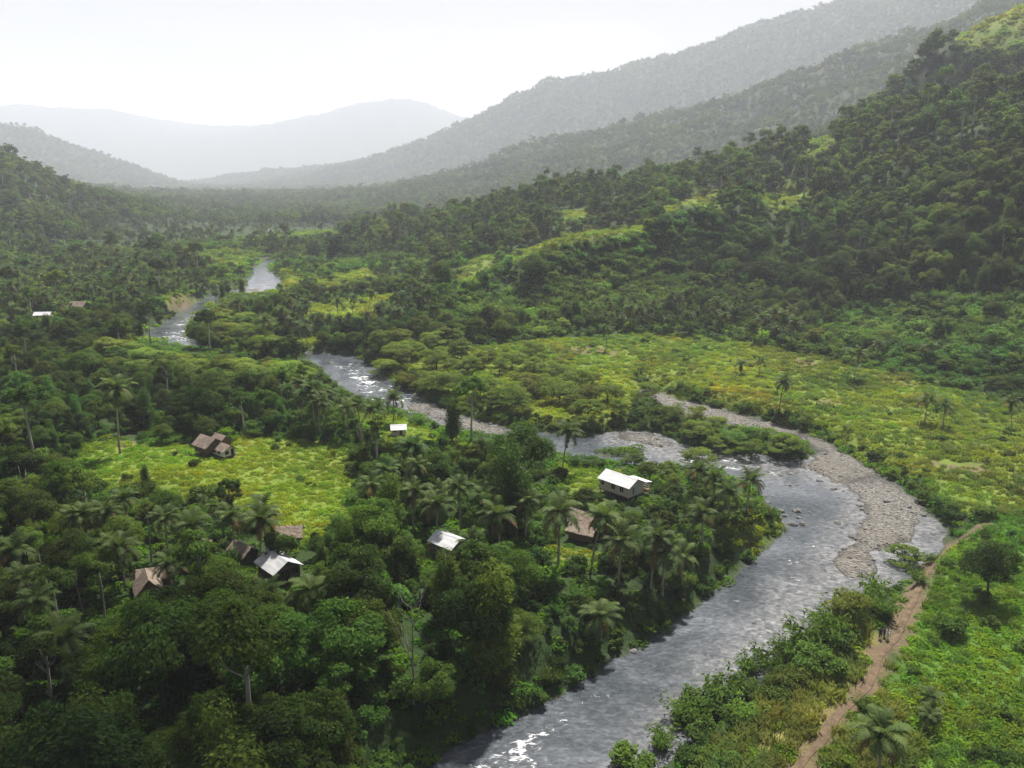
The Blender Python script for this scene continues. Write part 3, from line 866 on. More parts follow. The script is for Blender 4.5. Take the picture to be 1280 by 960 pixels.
o = link('ground', mesh_from('ground', V, [GF, cent], (ground_material(),), {'cover': ('POINT', 'FLOAT_COLOR', mask), 'green': ('POINT', 'FLOAT', greenA), 'wet': ('POINT', 'FLOAT', wetA)}, True))
tag(o, 'valley floor and forested hills of the whole scene', kind='structure')

# ------------------------------------------------------------------ river sheet
near = (R_.ravel() < 1000)
wet = (GSD < 4.5) & near & (np.abs(A_.ravel()) < math.radians(42))
fk = wet[GF].all(1)
used = np.unique(GF[fk]); remap = -np.ones(len(V), int); remap[used] = np.arange(len(used))
RV = np.stack([GX[used], GY[used], zw(GY[used]) + .0], 1)
FOAM_GLARE = [(flat_poly(p), s) for p, s in (
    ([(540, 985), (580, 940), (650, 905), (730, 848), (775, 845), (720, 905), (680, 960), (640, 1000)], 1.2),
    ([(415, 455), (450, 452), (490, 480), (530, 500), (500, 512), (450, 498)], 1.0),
    ([(172, 427), (230, 395), (312, 360), (350, 345), (330, 325), (355, 355), (260, 395), (240, 440)], .8),  # bright glare on the upstream water, painted in as white
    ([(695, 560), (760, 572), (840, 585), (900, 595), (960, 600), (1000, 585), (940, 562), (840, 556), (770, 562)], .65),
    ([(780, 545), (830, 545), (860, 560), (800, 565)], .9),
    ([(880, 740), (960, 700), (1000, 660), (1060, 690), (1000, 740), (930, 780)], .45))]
foam_glare = np.zeros(len(used))
for p_, s_ in FOAM_GLARE:
    foam_glare = np.maximum(foam_glare, s_ * sstep(3, -5, multi_sd([p_], RV[:, 0], RV[:, 1])))
shal = sstep(5, -6, multi_sd([RIFFLE, SHALLOW], RV[:, 0], RV[:, 1]) + 3 * perlin(RV[:, 0] / 8, RV[:, 1] / 8))
shal = np.maximum(shal, sstep(7, 0, GGR[used]))


def water_material():
    m, nt, nd, ln = newmat('river water')
    geo = nd.new('ShaderNodeNewGeometry'); pos = geo.outputs['Position']
    fo = N(nd, 'ShaderNodeAttribute', attribute_name='foam_glare'); sh = N(nd, 'ShaderNodeAttribute', attribute_name='shallow')
    mp = nd.new('ShaderNodeMapping'); mp.inputs['Rotation'].default_value = (0, 0, math.radians(-38)); mp.inputs['Scale'].default_value = (.55, 1, 1); ln.new(pos, mp.inputs[0])
    n1 = noise(nd, ln, 1.5, 5, .7, mp.outputs[0], .6); n2 = noise(nd, ln, .28, 4, .6, mp.outputs[0], .4); n3 = noise(nd, ln, .07, 4, .6, mp.outputs[0], .8)
    vor = nd.new('ShaderNodeTexVoronoi'); vor.inputs['Scale'].default_value = 1.1; ln.new(pos, vor.inputs['Vector'])
    deep = mixc(nd, ln, math_n(nd, ln, 'MULTIPLY_ADD', n3.outputs[0], 3.0, -1.0), (.020, .027, .033), (.082, .091, .105))
    bed = mixc(nd, ln, vor.outputs['Color'], (.055, .057, .062), (.17, .17, .175))
    col = mixc(nd, ln, math_n(nd, ln, 'MULTIPLY', sh.outputs['Fac'], .8), deep, bed)
    chop = ramp(nd, ln, n1.outputs[0], [(.34, (.55, .55, .56)), (.52, (1, 1, 1)), (.68, (1.7, 1.7, 1.7))])
    col = mixc(nd, ln, 1.0, col, chop, 'MULTIPLY')
    # broken white water, with upstream glare painted into the colour
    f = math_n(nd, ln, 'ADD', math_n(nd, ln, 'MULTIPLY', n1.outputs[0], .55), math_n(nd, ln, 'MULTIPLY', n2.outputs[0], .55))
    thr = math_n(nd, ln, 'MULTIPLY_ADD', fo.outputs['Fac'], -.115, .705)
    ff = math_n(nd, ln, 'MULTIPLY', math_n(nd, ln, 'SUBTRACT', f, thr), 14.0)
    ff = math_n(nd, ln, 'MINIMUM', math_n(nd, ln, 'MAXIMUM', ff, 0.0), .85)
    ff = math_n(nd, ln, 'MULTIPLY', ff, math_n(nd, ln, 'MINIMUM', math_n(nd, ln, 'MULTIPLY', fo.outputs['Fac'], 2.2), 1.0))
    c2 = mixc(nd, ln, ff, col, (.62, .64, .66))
    p = nd.new('ShaderNodeBsdfPrincipled'); p.inputs['IOR'].default_value = 1.33; p.inputs['Specular IOR Level'].default_value = .38
    ln.new(c2, p.inputs['Base Color'])
    ln.new(math_n(nd, ln, 'MULTIPLY_ADD', ff, .5, .16), p.inputs['Roughness'])
    hgt = math_n(nd, ln, 'ADD', n1.outputs[0], math_n(nd, ln, 'MULTIPLY', n2.outputs[0], 1.6))
    b = nd.new('ShaderNodeBump'); b.inputs['Strength'].default_value = .5; b.inputs['Distance'].default_value = .055
    ln.new(hgt, b.inputs['Height']); ln.new(b.outputs[0], p.inputs['Normal'])
    out = nd.new('ShaderNodeOutputMaterial'); ln.new(p.outputs[0], out.inputs[0])
    return m


o = link('river', mesh_from('river', RV, remap[GF[fk]], (water_material(),), {'foam_glare': ('POINT', 'FLOAT', foam_glare), 'shallow': ('POINT', 'FLOAT', shal)}, True))
tag(o, 'grey rippled river winding down the valley', kind='structure')

# ------------------------------------------------------------------ foot path
pc = resample(PATHS, .6)
tn = np.gradient(pc[:, :2], axis=0); tn /= np.linalg.norm(tn, axis=1)[:, None]
nm = np.stack([-tn[:, 1], tn[:, 0]], 1)
offs = np.linspace(-1, 1, 9)
hw = .46 + .22 * perlin(pc[:, 1] / 7, pc[:, 0] / 7) + .25 * perlin(pc[:, 1] / 2, pc[:, 0] / 2)
PX_ = pc[:, None, 0] + nm[:, None, 0] * offs[None] * hw[:, None]; PY_ = pc[:, None, 1] + nm[:, None, 1] * offs[None] * hw[:, None]
PZ_ = height(PX_.ravel(), PY_.ravel()).reshape(PX_.shape) + .17 - .07 * np.exp(-((np.abs(offs) - .45) / .18) ** 2)[None] - .16 * (np.abs(offs) > .99)[None]
i_ = np.arange(len(pc) - 1)[:, None] * 9; j_ = np.arange(8)[None]
pf = np.stack([i_ + j_, i_ + j_ + 1, i_ + 9 + j_ + 1, i_ + 9 + j_], -1).reshape(-1, 4)
M_PATH = plain_material('trodden earth', (.056, .041, .027), (.125, .090, .060), .9, .95, .1, .4)
o = link('path', mesh_from('path', np.stack([PX_, PY_, PZ_], -1).reshape(-1, 3), pf, (M_PATH,), None, True))
tag(o, 'brown trodden earth footpath along the river bank', kind='structure')

# ------------------------------------------------------------------ buildings
M_TIN = plain_material('pale roofing sheet', (.33, .335, .35), (.50, .505, .53), .9, .5, .4, .05, (.5, 2.5, 1))
M_TINRIB = M_TIN
M_RUST = plain_material('weathered brown sheet', (.115, .085, .070), (.225, .18, .155), .8, .8, .25, .1)
M_THATCH = plain_material('grey brown thatch', (.14, .11, .088), (.30, .245, .205), 2.5, .95, .1, .6, (1, 3, 3))
M_WOOD = plain_material('brown boards', (.085, .058, .042), (.21, .145, .105), 2.2, .85, .2, .2, (.4, .4, 5))
M_DARKWOOD = plain_material('dark boards', (.055, .050, .038), (.135, .120, .092), 2.2, .85, .2, .2, (.4, .4, 5))
M_CREAM = plain_material('cream boards', (.36, .33, .27), (.52, .48, .40), 1.2, .8, .25, .1, (3, 3, .6))
M_WHITE = plain_material('whitewashed boards', (.60, .60, .60), (.78, .77, .76), 1.2, .8, .25, .05)
M_BLUE = plain_material('pale blue boards', (.25, .34, .38), (.38, .47, .50), 1.2, .8, .25, .05)
M_OPENING_SHADE = plain_material('painted opening shade', (.006, .006, .006), (.014, .013, .012), 1, .6, .3)  # near-black panel colour paints the shade inside doors and windows
M_TRIM = plain_material('light trim boards', (.38, .36, .32), (.55, .52, .47), 2, .8, .25)


def slope_roof(L, W, rise, over, eave_z, thick, rib=.38, thatch=False, r=None, drop=None):
    """gable roof, ridge along x"""
    m = MB()
    hw = W / 2 + over; x0, x1 = -L / 2 - over, L / 2 + over
    k = rise / (W / 2); ze = eave_z - over * k; zr = eave_z + rise
    for s in (-1, 1):
        v = [(x0, s * hw, ze), (x1, s * hw, ze), (x1, s * .0, zr), (x0, s * .0, zr)]
        v2 = [(a, b, c - thick) for a, b, c in v]
        q = [(0, 1, 2, 3), (7, 6, 5, 4), (0, 4, 5, 1), (1, 5, 6, 2), (3, 7, 4, 0)]
        if s > 0: q = [f[::-1] for f in q]
        m.add(v + v2, q)
        if thatch:
            nrow = 9
            for i in range(nrow):
                f0 = i / nrow
                for x in np.arange(x0, x1, .32):
                    a = .13 + r.uniform(0, .09); xx = x + r.uniform(-.1, .1)
                    y0_, y1_ = s * hw * (1 - f0) * 1.04, s * hw * (1 - f0 - 1.5 / nrow)
                    y1_ = s * max(0, s * y1_)
                    z0_ = ze + (hw - abs(y0_)) * k + a * .35; z1_ = ze + (hw - abs(y1_)) * k + .03
                    dz = r.uniform(-.05, .05)
                    m.add([(xx, y0_, z0_ + dz), (xx + .42, y0_ + r.uniform(-.08, .08), z0_ + dz), (xx + .38, y1_, z1_ + .05), (xx + .02, y1_, z1_ + .05)], [(0, 1, 2, 3) if s < 0 else (3, 2, 1, 0)])
        else:
            for x in np.arange(x0 + .1, x1, rib):
                e = .022
                m.add([(x, s * hw, ze + .004), (x + .07, s * hw, ze + .004), (x + .07, s * .03, zr - .03 * k + .004), (x, s * .03, zr - .03 * k + .004),
                       (x + .02, s * hw, ze + e), (x + .05, s * hw, ze + e), (x + .05, s * .03, zr + e - .03 * k), (x + .02, s * .03, zr + e - .03 * k)],
                      [f if s < 0 else f[::-1] for f in [(0, 1, 5, 4), (1, 2, 6, 5), (2, 3, 7, 6), (3, 0, 4, 7), (4, 5, 6, 7)]])
    return m


def wall_mesh(L, W, z0, z1, rise, batten=.0, open_gable=False):
    m = MB()
    l, w = L / 2, W / 2
    if open_gable:
        m.box((-l, -w, z0), (l, w, z1))
    else:
        v = []
        for x in (-l, l):
            v += [(x, -w, z0), (x, w, z0), (x, w, z1 - .03), (x, 0, z1 + rise - .08), (x, -w, z1 - .03)]
        m.add(v, [(0, 5, 9, 4)[::-1], (1, 2, 7, 6), (0, 1, 6, 5), (4, 9, 8, 3)[::-1], (3, 8, 7, 2)[::-1]])
        m.add(v, (), [(0, 4, 1), (4, 2, 1), (4, 3, 2), (5, 6, 9), (9, 6, 7), (9, 7, 8)])
    if batten:
        for x in np.arange(-l + .05, l - .05, batten):
            for s in (-1, 1):
                y = s * w
                m.box((x, min(y, y + s * .035), z0 + .003), (x + .06, max(y, y + s * .035), z1 - .06))
        for y in np.arange(-w + .05, w - .05, batten):
            for s in (-1, 1):
                x = s * l
                m.box((min(x, x + s * .035), y, z0 + .003), (max(x, x + s * .035), y + .06, z1 - .06))
    return m


def opening(root, kind, side, L, W, c, wd, z0, z1, frame_mat, fill=None):
    """door or window on side '+x' '-x' '+y' '-y' at c along the wall"""
    d = .05
    ax, sg = side[1], 1 if side[0] == '+' else -1
    def bx(m, a0, a1, b0, b1, depth0, depth1):
        half = (L if ax == 'x' else W) / 2
        p0, p1 = sorted((sg * (half + depth0), sg * (half + depth1)))
        if ax == 'x': m.box((p0, a0, b0), (p1, a1, b1))
        else: m.box((a0, p0, b0), (a1, p1, b1))
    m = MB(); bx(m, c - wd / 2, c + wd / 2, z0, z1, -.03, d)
    o = link(kind, m.mesh(kind, (fill or M_OPENING_SHADE,)), root)
    f = MB(); t = .07
    bx(f, c - wd / 2 - t, c - wd / 2 - .002, z0 - t, z1 + t, .004, d + .03); bx(f, c + wd / 2 + .002, c + wd / 2 + t, z0 - t, z1 + t, .004, d + .03)
    bx(f, c - wd / 2, c + wd / 2, z1 + .002, z1 + t, .004, d + .028); bx(f, c - wd / 2, c + wd / 2, z0 - t, z0 - .002, .004, d + .028)
    if kind == 'window':
        bx(f, c - .025, c + .025, z0, z1, d + .003, d + .02)
    link('frame', f.mesh('frame', (frame_mat,)), o)
    return o


def stilts(root, L, W, fz, nx, ny, mat):
    for x in np.linspace(-L / 2 + .15, L / 2 - .15, nx):
        for y in np.linspace(-W / 2 + .15, W / 2 - .15, ny):
            if nx > 2 and ny > 2 and abs(x) < L / 2 - .3 and abs(y) < W / 2 - .3: continue
            m = MB(); m.tube([(x, y, -.5), (x, y, fz)], .085, 6)
            link('stilt', m.mesh('stilt', (mat,)), root)


HOUSES = []


def place(name, px, py, dz_probe, rz, L, W):
    """centre a building where its roof centre is seen"""
    g = ground(px, py, dz_probe)
    HOUSES.append((g[0], g[1], max(L, W) * .5 + 1.6, name))
    root = empty(name, g, math.radians(rz))
    return root


def part(root, name, m, mat, smooth=False):
    return link(name, m.mesh(name, (mat,), smooth), root)


def tin_house(name, px, py, rz, L, W, fz, wh, rise, over, wall_mat, wins, doors, label, batten=.0, floor_mat=M_WOOD, trim=M_TRIM):
    root = place(name, px, py, fz + wh + rise * .6, rz, L, W)
    tag(root, label, 'house')
    part(root, 'wall', wall_mesh(L, W, fz, fz + wh, rise, batten), wall_mat)
    m = MB(); m.box((-L / 2 - .12, -W / 2 - .12, fz - .16), (L / 2 + .12, W / 2 + .12, fz - .004)); part(root, 'floor', m, floor_mat)
    rf = part(root, 'roof', slope_roof(L, W, rise, over, fz + wh, .05), M_TIN)
    c = MB(); k = rise / (W / 2)
    for s in (-1, 1):
        c.add([(-L / 2 - over - .02, s * .28, fz + wh + rise + .035 - .28 * k), (L / 2 + over + .02, s * .28, fz + wh + rise + .035 - .28 * k), (L / 2 + over + .02, 0, fz + wh + rise + .05), (-L / 2 - over - .02, 0, fz + wh + rise + .05)], [(0, 1, 2, 3) if s < 0 else (3, 2, 1, 0)])
    part(rf, 'ridge_cap', c, M_TIN)
    stilts(root, L, W, fz - .16, 4, 3, floor_mat)
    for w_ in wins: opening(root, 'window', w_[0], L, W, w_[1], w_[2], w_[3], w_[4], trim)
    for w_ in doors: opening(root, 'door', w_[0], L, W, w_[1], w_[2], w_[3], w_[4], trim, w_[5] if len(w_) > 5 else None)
    return root


def thatch_hut(name, px, py, rz, L, W, fz, wh, rise, over, wall_mat, label, doors=(), wins=(), seed=1, cat='hut', roof_mat=M_THATCH, z=None):
    root = place(name, px, py, fz + wh + rise * .5, rz, L, W)
    tag(root, label, cat)
    part(root, 'wall', wall_mesh(L, W, fz, fz + wh, rise, .22), wall_mat)
    part(root, 'roof', slope_roof(L, W, rise, over, fz + wh, .16, thatch=True, r=np.random.default_rng(seed)), roof_mat)
    m = MB(); m.box((-L / 2 - .1, -W / 2 - .1, fz - .14), (L / 2 + .1, W / 2 + .1, fz - .004)); part(root, 'floor', m, M_WOOD)
    stilts(root, L, W, fz - .14, 3, 2, M_DARKWOOD)
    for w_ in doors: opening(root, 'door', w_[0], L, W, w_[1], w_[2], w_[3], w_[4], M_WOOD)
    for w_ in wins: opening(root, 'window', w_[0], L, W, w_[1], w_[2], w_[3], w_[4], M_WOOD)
    return root


# the square house with the pale roof: dark slatted walls, open lattice under the gable
tin_house('house', 347.5, 697, -45.5, 5.4, 4.3, .9, 2.1, 1.25, .45, M_DARKWOOD,
          [('-y', -1.6, .8, 1.9, 2.6), ('-y', 0, .8, 1.9, 2.6), ('-y', 1.6, .8, 1.9, 2.6), ('+x', -1.2, 1.1, 1.6, 2.7), ('+x', 1.2, 1.1, 1.6, 2.7)], [('+x', 0, .75, .92, 2.75)],
          'square dark slatted house on stilts with bright pale tin roof and shaded gable wall', .26, M_WOOD, M_DARKWOOD)
# the small house with brown walls
tin_house('house', 561, 670.5, -40, 4.8, 3.9, .9, 2.0, 1.0, .4, M_WOOD,
          [('-y', -1.5, .7, 1.7, 2.4), ('-y', -.5, .7, 1.7, 2.4), ('-y', 1.7, .6, 1.7, 2.5)], [('-y', .75, .7, .92, 2.7, M_BLUE)],
          'small brown boarded house with pale tin roof half hidden by palm fronds', .3)
# the long cream house with the porch
H3 = tin_house('house', 777, 595, -47, 7.4, 4.6, 1.0, 2.2, 1.15, .35, M_CREAM,
               [('-y', -2.8, .8, 1.9, 2.8), ('-y', -.1, .9, 1.75, 2.85), ('-y', 2.0, .9, 1.75, 2.85), ('+x', -.9, .5, 1.3, 2.8)], [('-y', -1.3, .7, 1.02, 2.9, M_CREAM), ('+x', .4, .8, 1.02, 2.95, M_BLUE)],
               'long cream house with white tin roof and side porch, beside the river', .5)
m = MB()
k = 1.15 / 2.3; zE = 1.0 + 2.2 - .35 * k
v = [(-.6, 2.66, zE + .01), (4.05, 2.66, zE + .01), (4.05, 4.7, zE - .42), (-.6, 4.7, zE - .42)]
m.add(v + [(a, b, c - .05) for a, b, c in v], [(3, 2, 1, 0), (4, 5, 6, 7), (0, 1, 5, 4), (1, 2, 6, 5), (2, 3, 7, 6), (3, 0, 4, 7)])
part(H3, 'porch_roof', m, M_TIN)
m = MB(); m.box((-.3, 2.45, .84), (3.8, 4.5, .99)); part(H3, 'porch_floor', m, M_WOOD)
for x in (-.2, 1.7, 3.65):
    m = MB(); m.tube([(x, 4.4, -.5), (x, 4.4, zE - .42)], .07, 6); part(H3, 'porch_post', m, M_TRIM)
m = MB(); m.box((-.2, 4.37, 1.75), (3.65, 4.43, 1.84)); m.box((-.2, 4.37, 1.35), (3.65, 4.43, 1.42)); m.box((3.62, 2.5, 1.75), (3.68, 4.4, 1.84))
part(H3, 'porch_railing', m, M_TRIM)

# brown hut cluster on the bare earth of the left meadow
g_h = []
thatch_hut('hut', 260, 549, -38, 4.6, 4.2, .9, 1.7, 1.5, .45, M_WOOD, 'tallest brown hut of the cluster on bare earth in the meadow', [('+x', 0, .7, .92, 2.3)], [('-y', 0, .8, 1.5, 2.2)], 5, roof_mat=M_RUST)
thatch_hut('hut', 269.5, 552, -38, 3.4, 2.0, .4, 1.5, .8, .3, M_DARKWOOD, 'low brown link hut between the tall hut and the white walled hut', [], [], 6, roof_mat=M_RUST)
thatch_hut('hut', 276, 545.5, -38, 3.4, 2.8, .4, 1.7, 1.0, .35, M_WOOD, 'rear brown hut peeping over the cluster beside the small round tree', [], [], 7, roof_mat=M_RUST)
r_ = thatch_hut('hut', 279, 556.5, -38, 4.6, 3.0, .5, 1.5, .95, .35, M_WHITE, 'low hut with white walls at the lower end of the brown cluster', [('+x', .7, .6, .52, 1.9)], [('+x', -.7, .8, 1.0, 1.7), ('-y', -1.2, .8, 1.0, 1.7), ('-y', .6, .8, 1.0, 1.7)], 8, roof_mat=M_RUST)
# thatched huts by the palms
thatch_hut('hut', 728, 643, -40, 4.4, 3.2, .7, 1.6, 1.3, .45, M_WOOD, 'thatched hut behind the two tall palms, topmost of the pair', [('-y', 0, .7, .82, 2.2)], [], 9)
thatch_hut('hut', 728, 659, -30, 4.2, 2.4, .5, 1.4, .7, .4, M_WOOD, 'low thatched lean hut just below its larger twin between two palms', [], [], 10)
thatch_hut('hut', 184, 724, -60, 3.4, 3.0, .5, 1.4, 1.7, .5, M_WOOD, 'steep pale thatched hut among palms at the left of the village', [('+x', 0, .7, .52, 1.7)], [], 11)
thatch_hut('hut', 193, 713, 20, 4.4, 2.6, .5, 1.4, 1.0, .4, M_WOOD, 'long pale thatched hut right behind the steep thatched one', [], [], 12)
thatch_hut('hut', 303, 683, -38, 3.8, 2.9, .5, 1.6, 1.1, .35, M_DARKWOOD, 'dark purple brown roofed hut just behind the square pale roofed house', [], [], 13, roof_mat=M_RUST)
thatch_hut('hut', 254, 676, -20, 3.0, 2.4, .4, 1.4, .8, .35, M_WOOD, 'little brown hut under the palms above the big round tree', [], [], 14, roof_mat=M_RUST)
thatch_hut('hut', 360, 661, 5, 3.6, 2.8, .4, 1.4, 1.1, .45, M_WOOD, 'round shouldered grey thatched hut at the lower edge of the meadow', [], [], 15)
tin_house('house', 498, 532, 10, 3.4, 2.6, .4, 1.6, .8, .3, M_CREAM, [('-y', -.9, .7, 1.2, 1.8)], [('-y', .5, .7, .42, 1.8)], 'tiny white roofed house sunk in leaves below the upper gravel channel')
tin_house('house', 54, 391, 8, 6.5, 4.0, .6, 1.9, 1.0, .3, M_CREAM, [('-y', -1.8, .9, 1.5, 2.2)], [('-y', .6, .8, .62, 2.5)], 'far white roofed house in the palms on the left')
thatch_hut('hut', 99, 379, -15, 7.0, 4.6, .6, 1.9, 1.6, .5, M_WOOD, 'far brown hut above a sunlit slope in the left palms', [], [], 17, roof_mat=M_RUST)
tin_house('house', 328, 287, 5, 14, 8, .6, 2.6, 2.0, .5, M_CREAM, [('-y', -3, 1.2, 1.5, 2.5), ('-y', 3, 1.2, 1.5, 2.5)], [('-y', 0, 1, .62, 2.6)], 'hazy distant house with pale arched roof far up the valley')
HXY = np.array([(h[0], h[1], h[2]) for h in HOUSES])

# ------------------------------------------------------------------ people on the path
M_SKIN = plain_material('brown skin', (.13, .075, .05), (.18, .105, .07), 6, .6, .3)
M_HAIR = plain_material('black hair', (.008, .007, .006), (.016, .014, .012), 8, .6, .3)


def skinned(name, pts, edges, rad, mat, parent=None):
    me = bpy.data.meshes.new(name)
    me.from_pydata(pts, edges, [])
    me.materials.append(mat)
    o = link(name, me, parent)
    md = o.modifiers.new('s', 'SKIN')
    for v, r in zip(me.skin_vertices[0].data, rad):
        v.radius = (r, r)
    me.skin_vertices[0].data[0].use_root = True
    s = o.modifiers.new('d', 'SUBSURF'); s.levels = 1; s.render_levels = 1
    return o


def person(px, py, rz, h, shirt, trousers, label, stride=.16, arm=.1, bag=None):
    g = ground(px, py)
    root = empty('person', g, math.radians(rz)); tag(root, label, 'person', None)
    k = h / 1.70
    J = {'pelvis': (0, 0, .95), 'waist': (0, 0, 1.10), 'chest': (0, .01, 1.30), 'neck': (0, .02, 1.46), 'head': (0, .05, 1.57), 'crown': (0, .05, 1.66)}
    e = [('pelvis', 'waist'), ('waist', 'chest'), ('chest', 'neck'), ('neck', 'head'), ('head', 'crown')]
    R = {'pelvis': .13, 'waist': .12, 'chest': .14, 'neck': .055, 'head': .095, 'crown': .07}
    for s, n in ((-1, 'l'), (1, 'r')):
        f = s * stride
        J.update({'hip' + n: (s * .09, 0, .90), 'knee' + n: (s * .10, f * .55 + .04, .50), 'ankle' + n: (s * .10, f, .09), 'toe' + n: (s * .11, f + .17, .03),
                  'sh' + n: (s * .19, .01, 1.38), 'el' + n: (s * .25, -f * .5 - .03, 1.12), 'wr' + n: (s * .25, -f * .9 + arm, .88), 'hand' + n: (s * .25, -f + arm * 1.3, .78)})
        R.update({'hip' + n: .085, 'knee' + n: .06, 'ankle' + n: .042, 'toe' + n: .035, 'sh' + n: .06, 'el' + n: .045, 'wr' + n: .032, 'hand' + n: .04})
        e += [('pelvis', 'hip' + n), ('hip' + n, 'knee' + n), ('knee' + n, 'ankle' + n), ('ankle' + n, 'toe' + n), ('chest', 'sh' + n), ('sh' + n, 'el' + n), ('el' + n, 'wr' + n), ('wr' + n, 'hand' + n)]

    def build(name, keys, mat, grow):
        idx = {q: i for i, q in enumerate(keys)}
        return skinned(name, [tuple(c * k for c in J[q]) for q in keys], [(idx[a], idx[b]) for a, b in e if a in idx and b in idx], [(R[q] + grow) * k for q in keys], mat, root)
    build('body', list(J), M_SKIN, 0)
    build('shirt', ['waist', 'pelvis', 'chest', 'shl', 'shr', 'ell', 'elr'], shirt, .022)
    build('trousers', ['pelvis', 'hipl', 'hipr', 'kneel', 'kneer', 'anklel', 'ankler'], trousers, .022)
    bm = bmesh.new(); bmesh.ops.create_icosphere(bm, subdivisions=2, radius=.115 * k)
    for v in bm.verts:
        v.co.z = max(v.co.z, -.02 * k - .05 * k * (v.co.y < 0)); v.co += Vector((0, .035 * k, 1.615 * k))
    me = bpy.data.meshes.new('hair'); bm.to_mesh(me); bm.free(); me.materials.append(M_HAIR); link('hair', me, root)
    if bag:
        m = MB(); m.tube([(0, -.16, .95), (0, -.24, 1.12), (0, -.22, 1.36), (0, -.14, 1.42)], [.10, .17, .16, .07], 10)
        b = m.mesh('bag', (bag,), True); bo = link('backpack', b); bo.location = g; bo.rotation_euler = root.rotation_euler
        tag(bo, 'dark backpack carried by the pale dressed walker on the path', 'backpack')
    return root


M_PALE = plain_material('pale cloth', (.55, .53, .50), (.66, .64, .60), 5, .9, .1)
M_DKC = plain_material('dark cloth', (.014, .014, .018), (.03, .03, .035), 5, .9, .1)
M_MAUVE = plain_material('mauve cloth', (.13, .10, .13), (.20, .16, .20), 5, .9, .1)
person(1109, 799, 160, 1.72, M_PALE, M_PALE, 'walker in pale shirt and trousers on the footpath, furthest right of three', .18, .1, M_DKC)
person(1105, 795.5, 175, 1.55, M_MAUVE, M_DKC, 'walker in mauve top and dark trousers between two others by the footpath', .14)
person(1100, 798, 150, 1.66, M_DKC, M_DKC, 'walker all in dark clothes on the riverward side of the footpath', .16)
# ------------------------------------------------------------------ where plants grow
def jgrid(x0, x1, y0, y1, s, r):
    nx, ny = int((x1 - x0) / s), int((y1 - y0) / s)
    gx, gy = np.meshgrid(np.arange(nx), np.arange(ny))
    x = x0 + (gx + .5 * (gy % 2) + r.uniform(-.42, .42, gx.shape)) * s
    y = y0 + (gy + r.uniform(-.42, .42, gx.shape)) * s
    return x.ravel(), y.ravel()


def in_view(x, y, z, mx=330, top=260, bot=260):
    px, py = project(x, y, z)
    return (y > 20) & (px > -mx) & (px < 1280 + mx) & (py > -top) & (py < 960 + bot)


AZ = np.radians(np.arange(-56, 56.01, .5)); RG = np.exp(np.arange(math.log(60), math.log(6400), .02))
_a, _r = np.meshgrid(AZ, RG)
_z = height((_r * np.sin(_a)).ravel(), (_r * np.cos(_a)).ravel()).reshape(_a.shape)
HOR = np.maximum.accumulate((_z - CAM_H) / _r, 0)


def not_behind(x, y, z, top):
    """drop what lies deep behind a crest (margin kept for other views)"""
    r = np.hypot(x, y)
    i = np.clip((np.arctan2(x, y) - AZ[0]) / (AZ[1] - AZ[0]), 0, len(AZ) - 1).round().astype(int)
    j = np.clip((np.log(r) - math.log(60)) / .02 - 2, 0, len(RG) - 1).astype(int)
    return (z + top * 1.0 + 14 + r * .012 - CAM_H) / r > HOR[j, i]


def zone(polys, x, y, nz=2.5, sc=7):
    g = multi_sd(polys, x, y)
    return g + nz * perlin(x / sc + 5, y / sc)


class Plants:
    def __init__(s):
        s.rows = []

    def add(s, kind, x, y, z, scl, tint, rot=None, var=None, r=rng):
        n = len(x)
        if n == 0: return
        rot = r.uniform(0, 2 * math.pi, n) if rot is None else rot
        var = r.integers(0, len(K[kind]), n) if var is None else var
        s.rows.append((kind, np.asarray(x), np.asarray(y), np.asarray(z), np.broadcast_to(scl, (n,)).copy(), np.asarray(tint), rot, np.asarray(var)))

    def of(s, kind):
        rs = [q for q in s.rows if q[0] == kind]
        if not rs: return None
        return [np.concatenate([q[i] for q in rs]) for i in range(1, 8)]


PL = Plants()


def tints(x, y, r, base=(1, 1, 1), amp=.34, patch=45):
    f = fbm(x, y, patch, 2)
    b = np.clip(1 + f * .7 + r.normal(size=len(x)) * amp, .45, 1.9)
    yel = np.clip(r.normal(size=len(x)) * .16 + fbm(x + 300, y, 80, 2) * .3, -.4, .5)
    return np.stack([b * (1 + yel * .8) * base[0], b * base[1], b * (1 - yel * .3) * base[2]], 1)


def near_house(x, y, extra=0.0):
    d = np.full(x.shape, 99.0)
    for hx, hy, hr in HXY:
        d = np.minimum(d, np.hypot(x - hx, y - hy) - hr)
    # keep the line of sight to each house open for a few metres in front
    for hx, hy, hr in HXY:
        u = np.array([hx, hy]) / math.hypot(hx, hy)
        al = (x - hx) * u[0] + (y - hy) * u[1]; ac = np.abs(-(x - hx) * u[1] + (y - hy) * u[0])
        lim = 9 if hy < 260 else 14
        d = np.where((al < 0) & (al > -lim - extra) & (ac < hr * .62), np.minimum(d, -.5), d)
    return d


TAKEN = []      # spots of hand-placed plants


def hand(kind, px, py, h, var=None, tint=(1, 1, 1), wide=1.0, top=True):
    """plant whose top (or crown centre for palms) is seen at the pixel"""
    v = rng.integers(len(K[kind])) if var is None else var
    g = ground(px, py, h * (.97 if kind != 'palm' else 1.0))
    kk = K[kind][v]
    hh = kk.height if kind != 'palm' else (10.0, 7.0, 12.5, 4.0, 8.5)[v]
    s = h / hh
    t = np.array(tint) * rng.uniform(.85, 1.15)
    PL.add(kind, [g[0]], [g[1]], [g[2]], s * wide, [t], None, [v])
    TAKEN.append((g[0], g[1], {'palm': 1.6, 'jungle': 2.6, 'flat': 3.0, 'shrub': 1.0, 'tall': 2.0}[kind]))


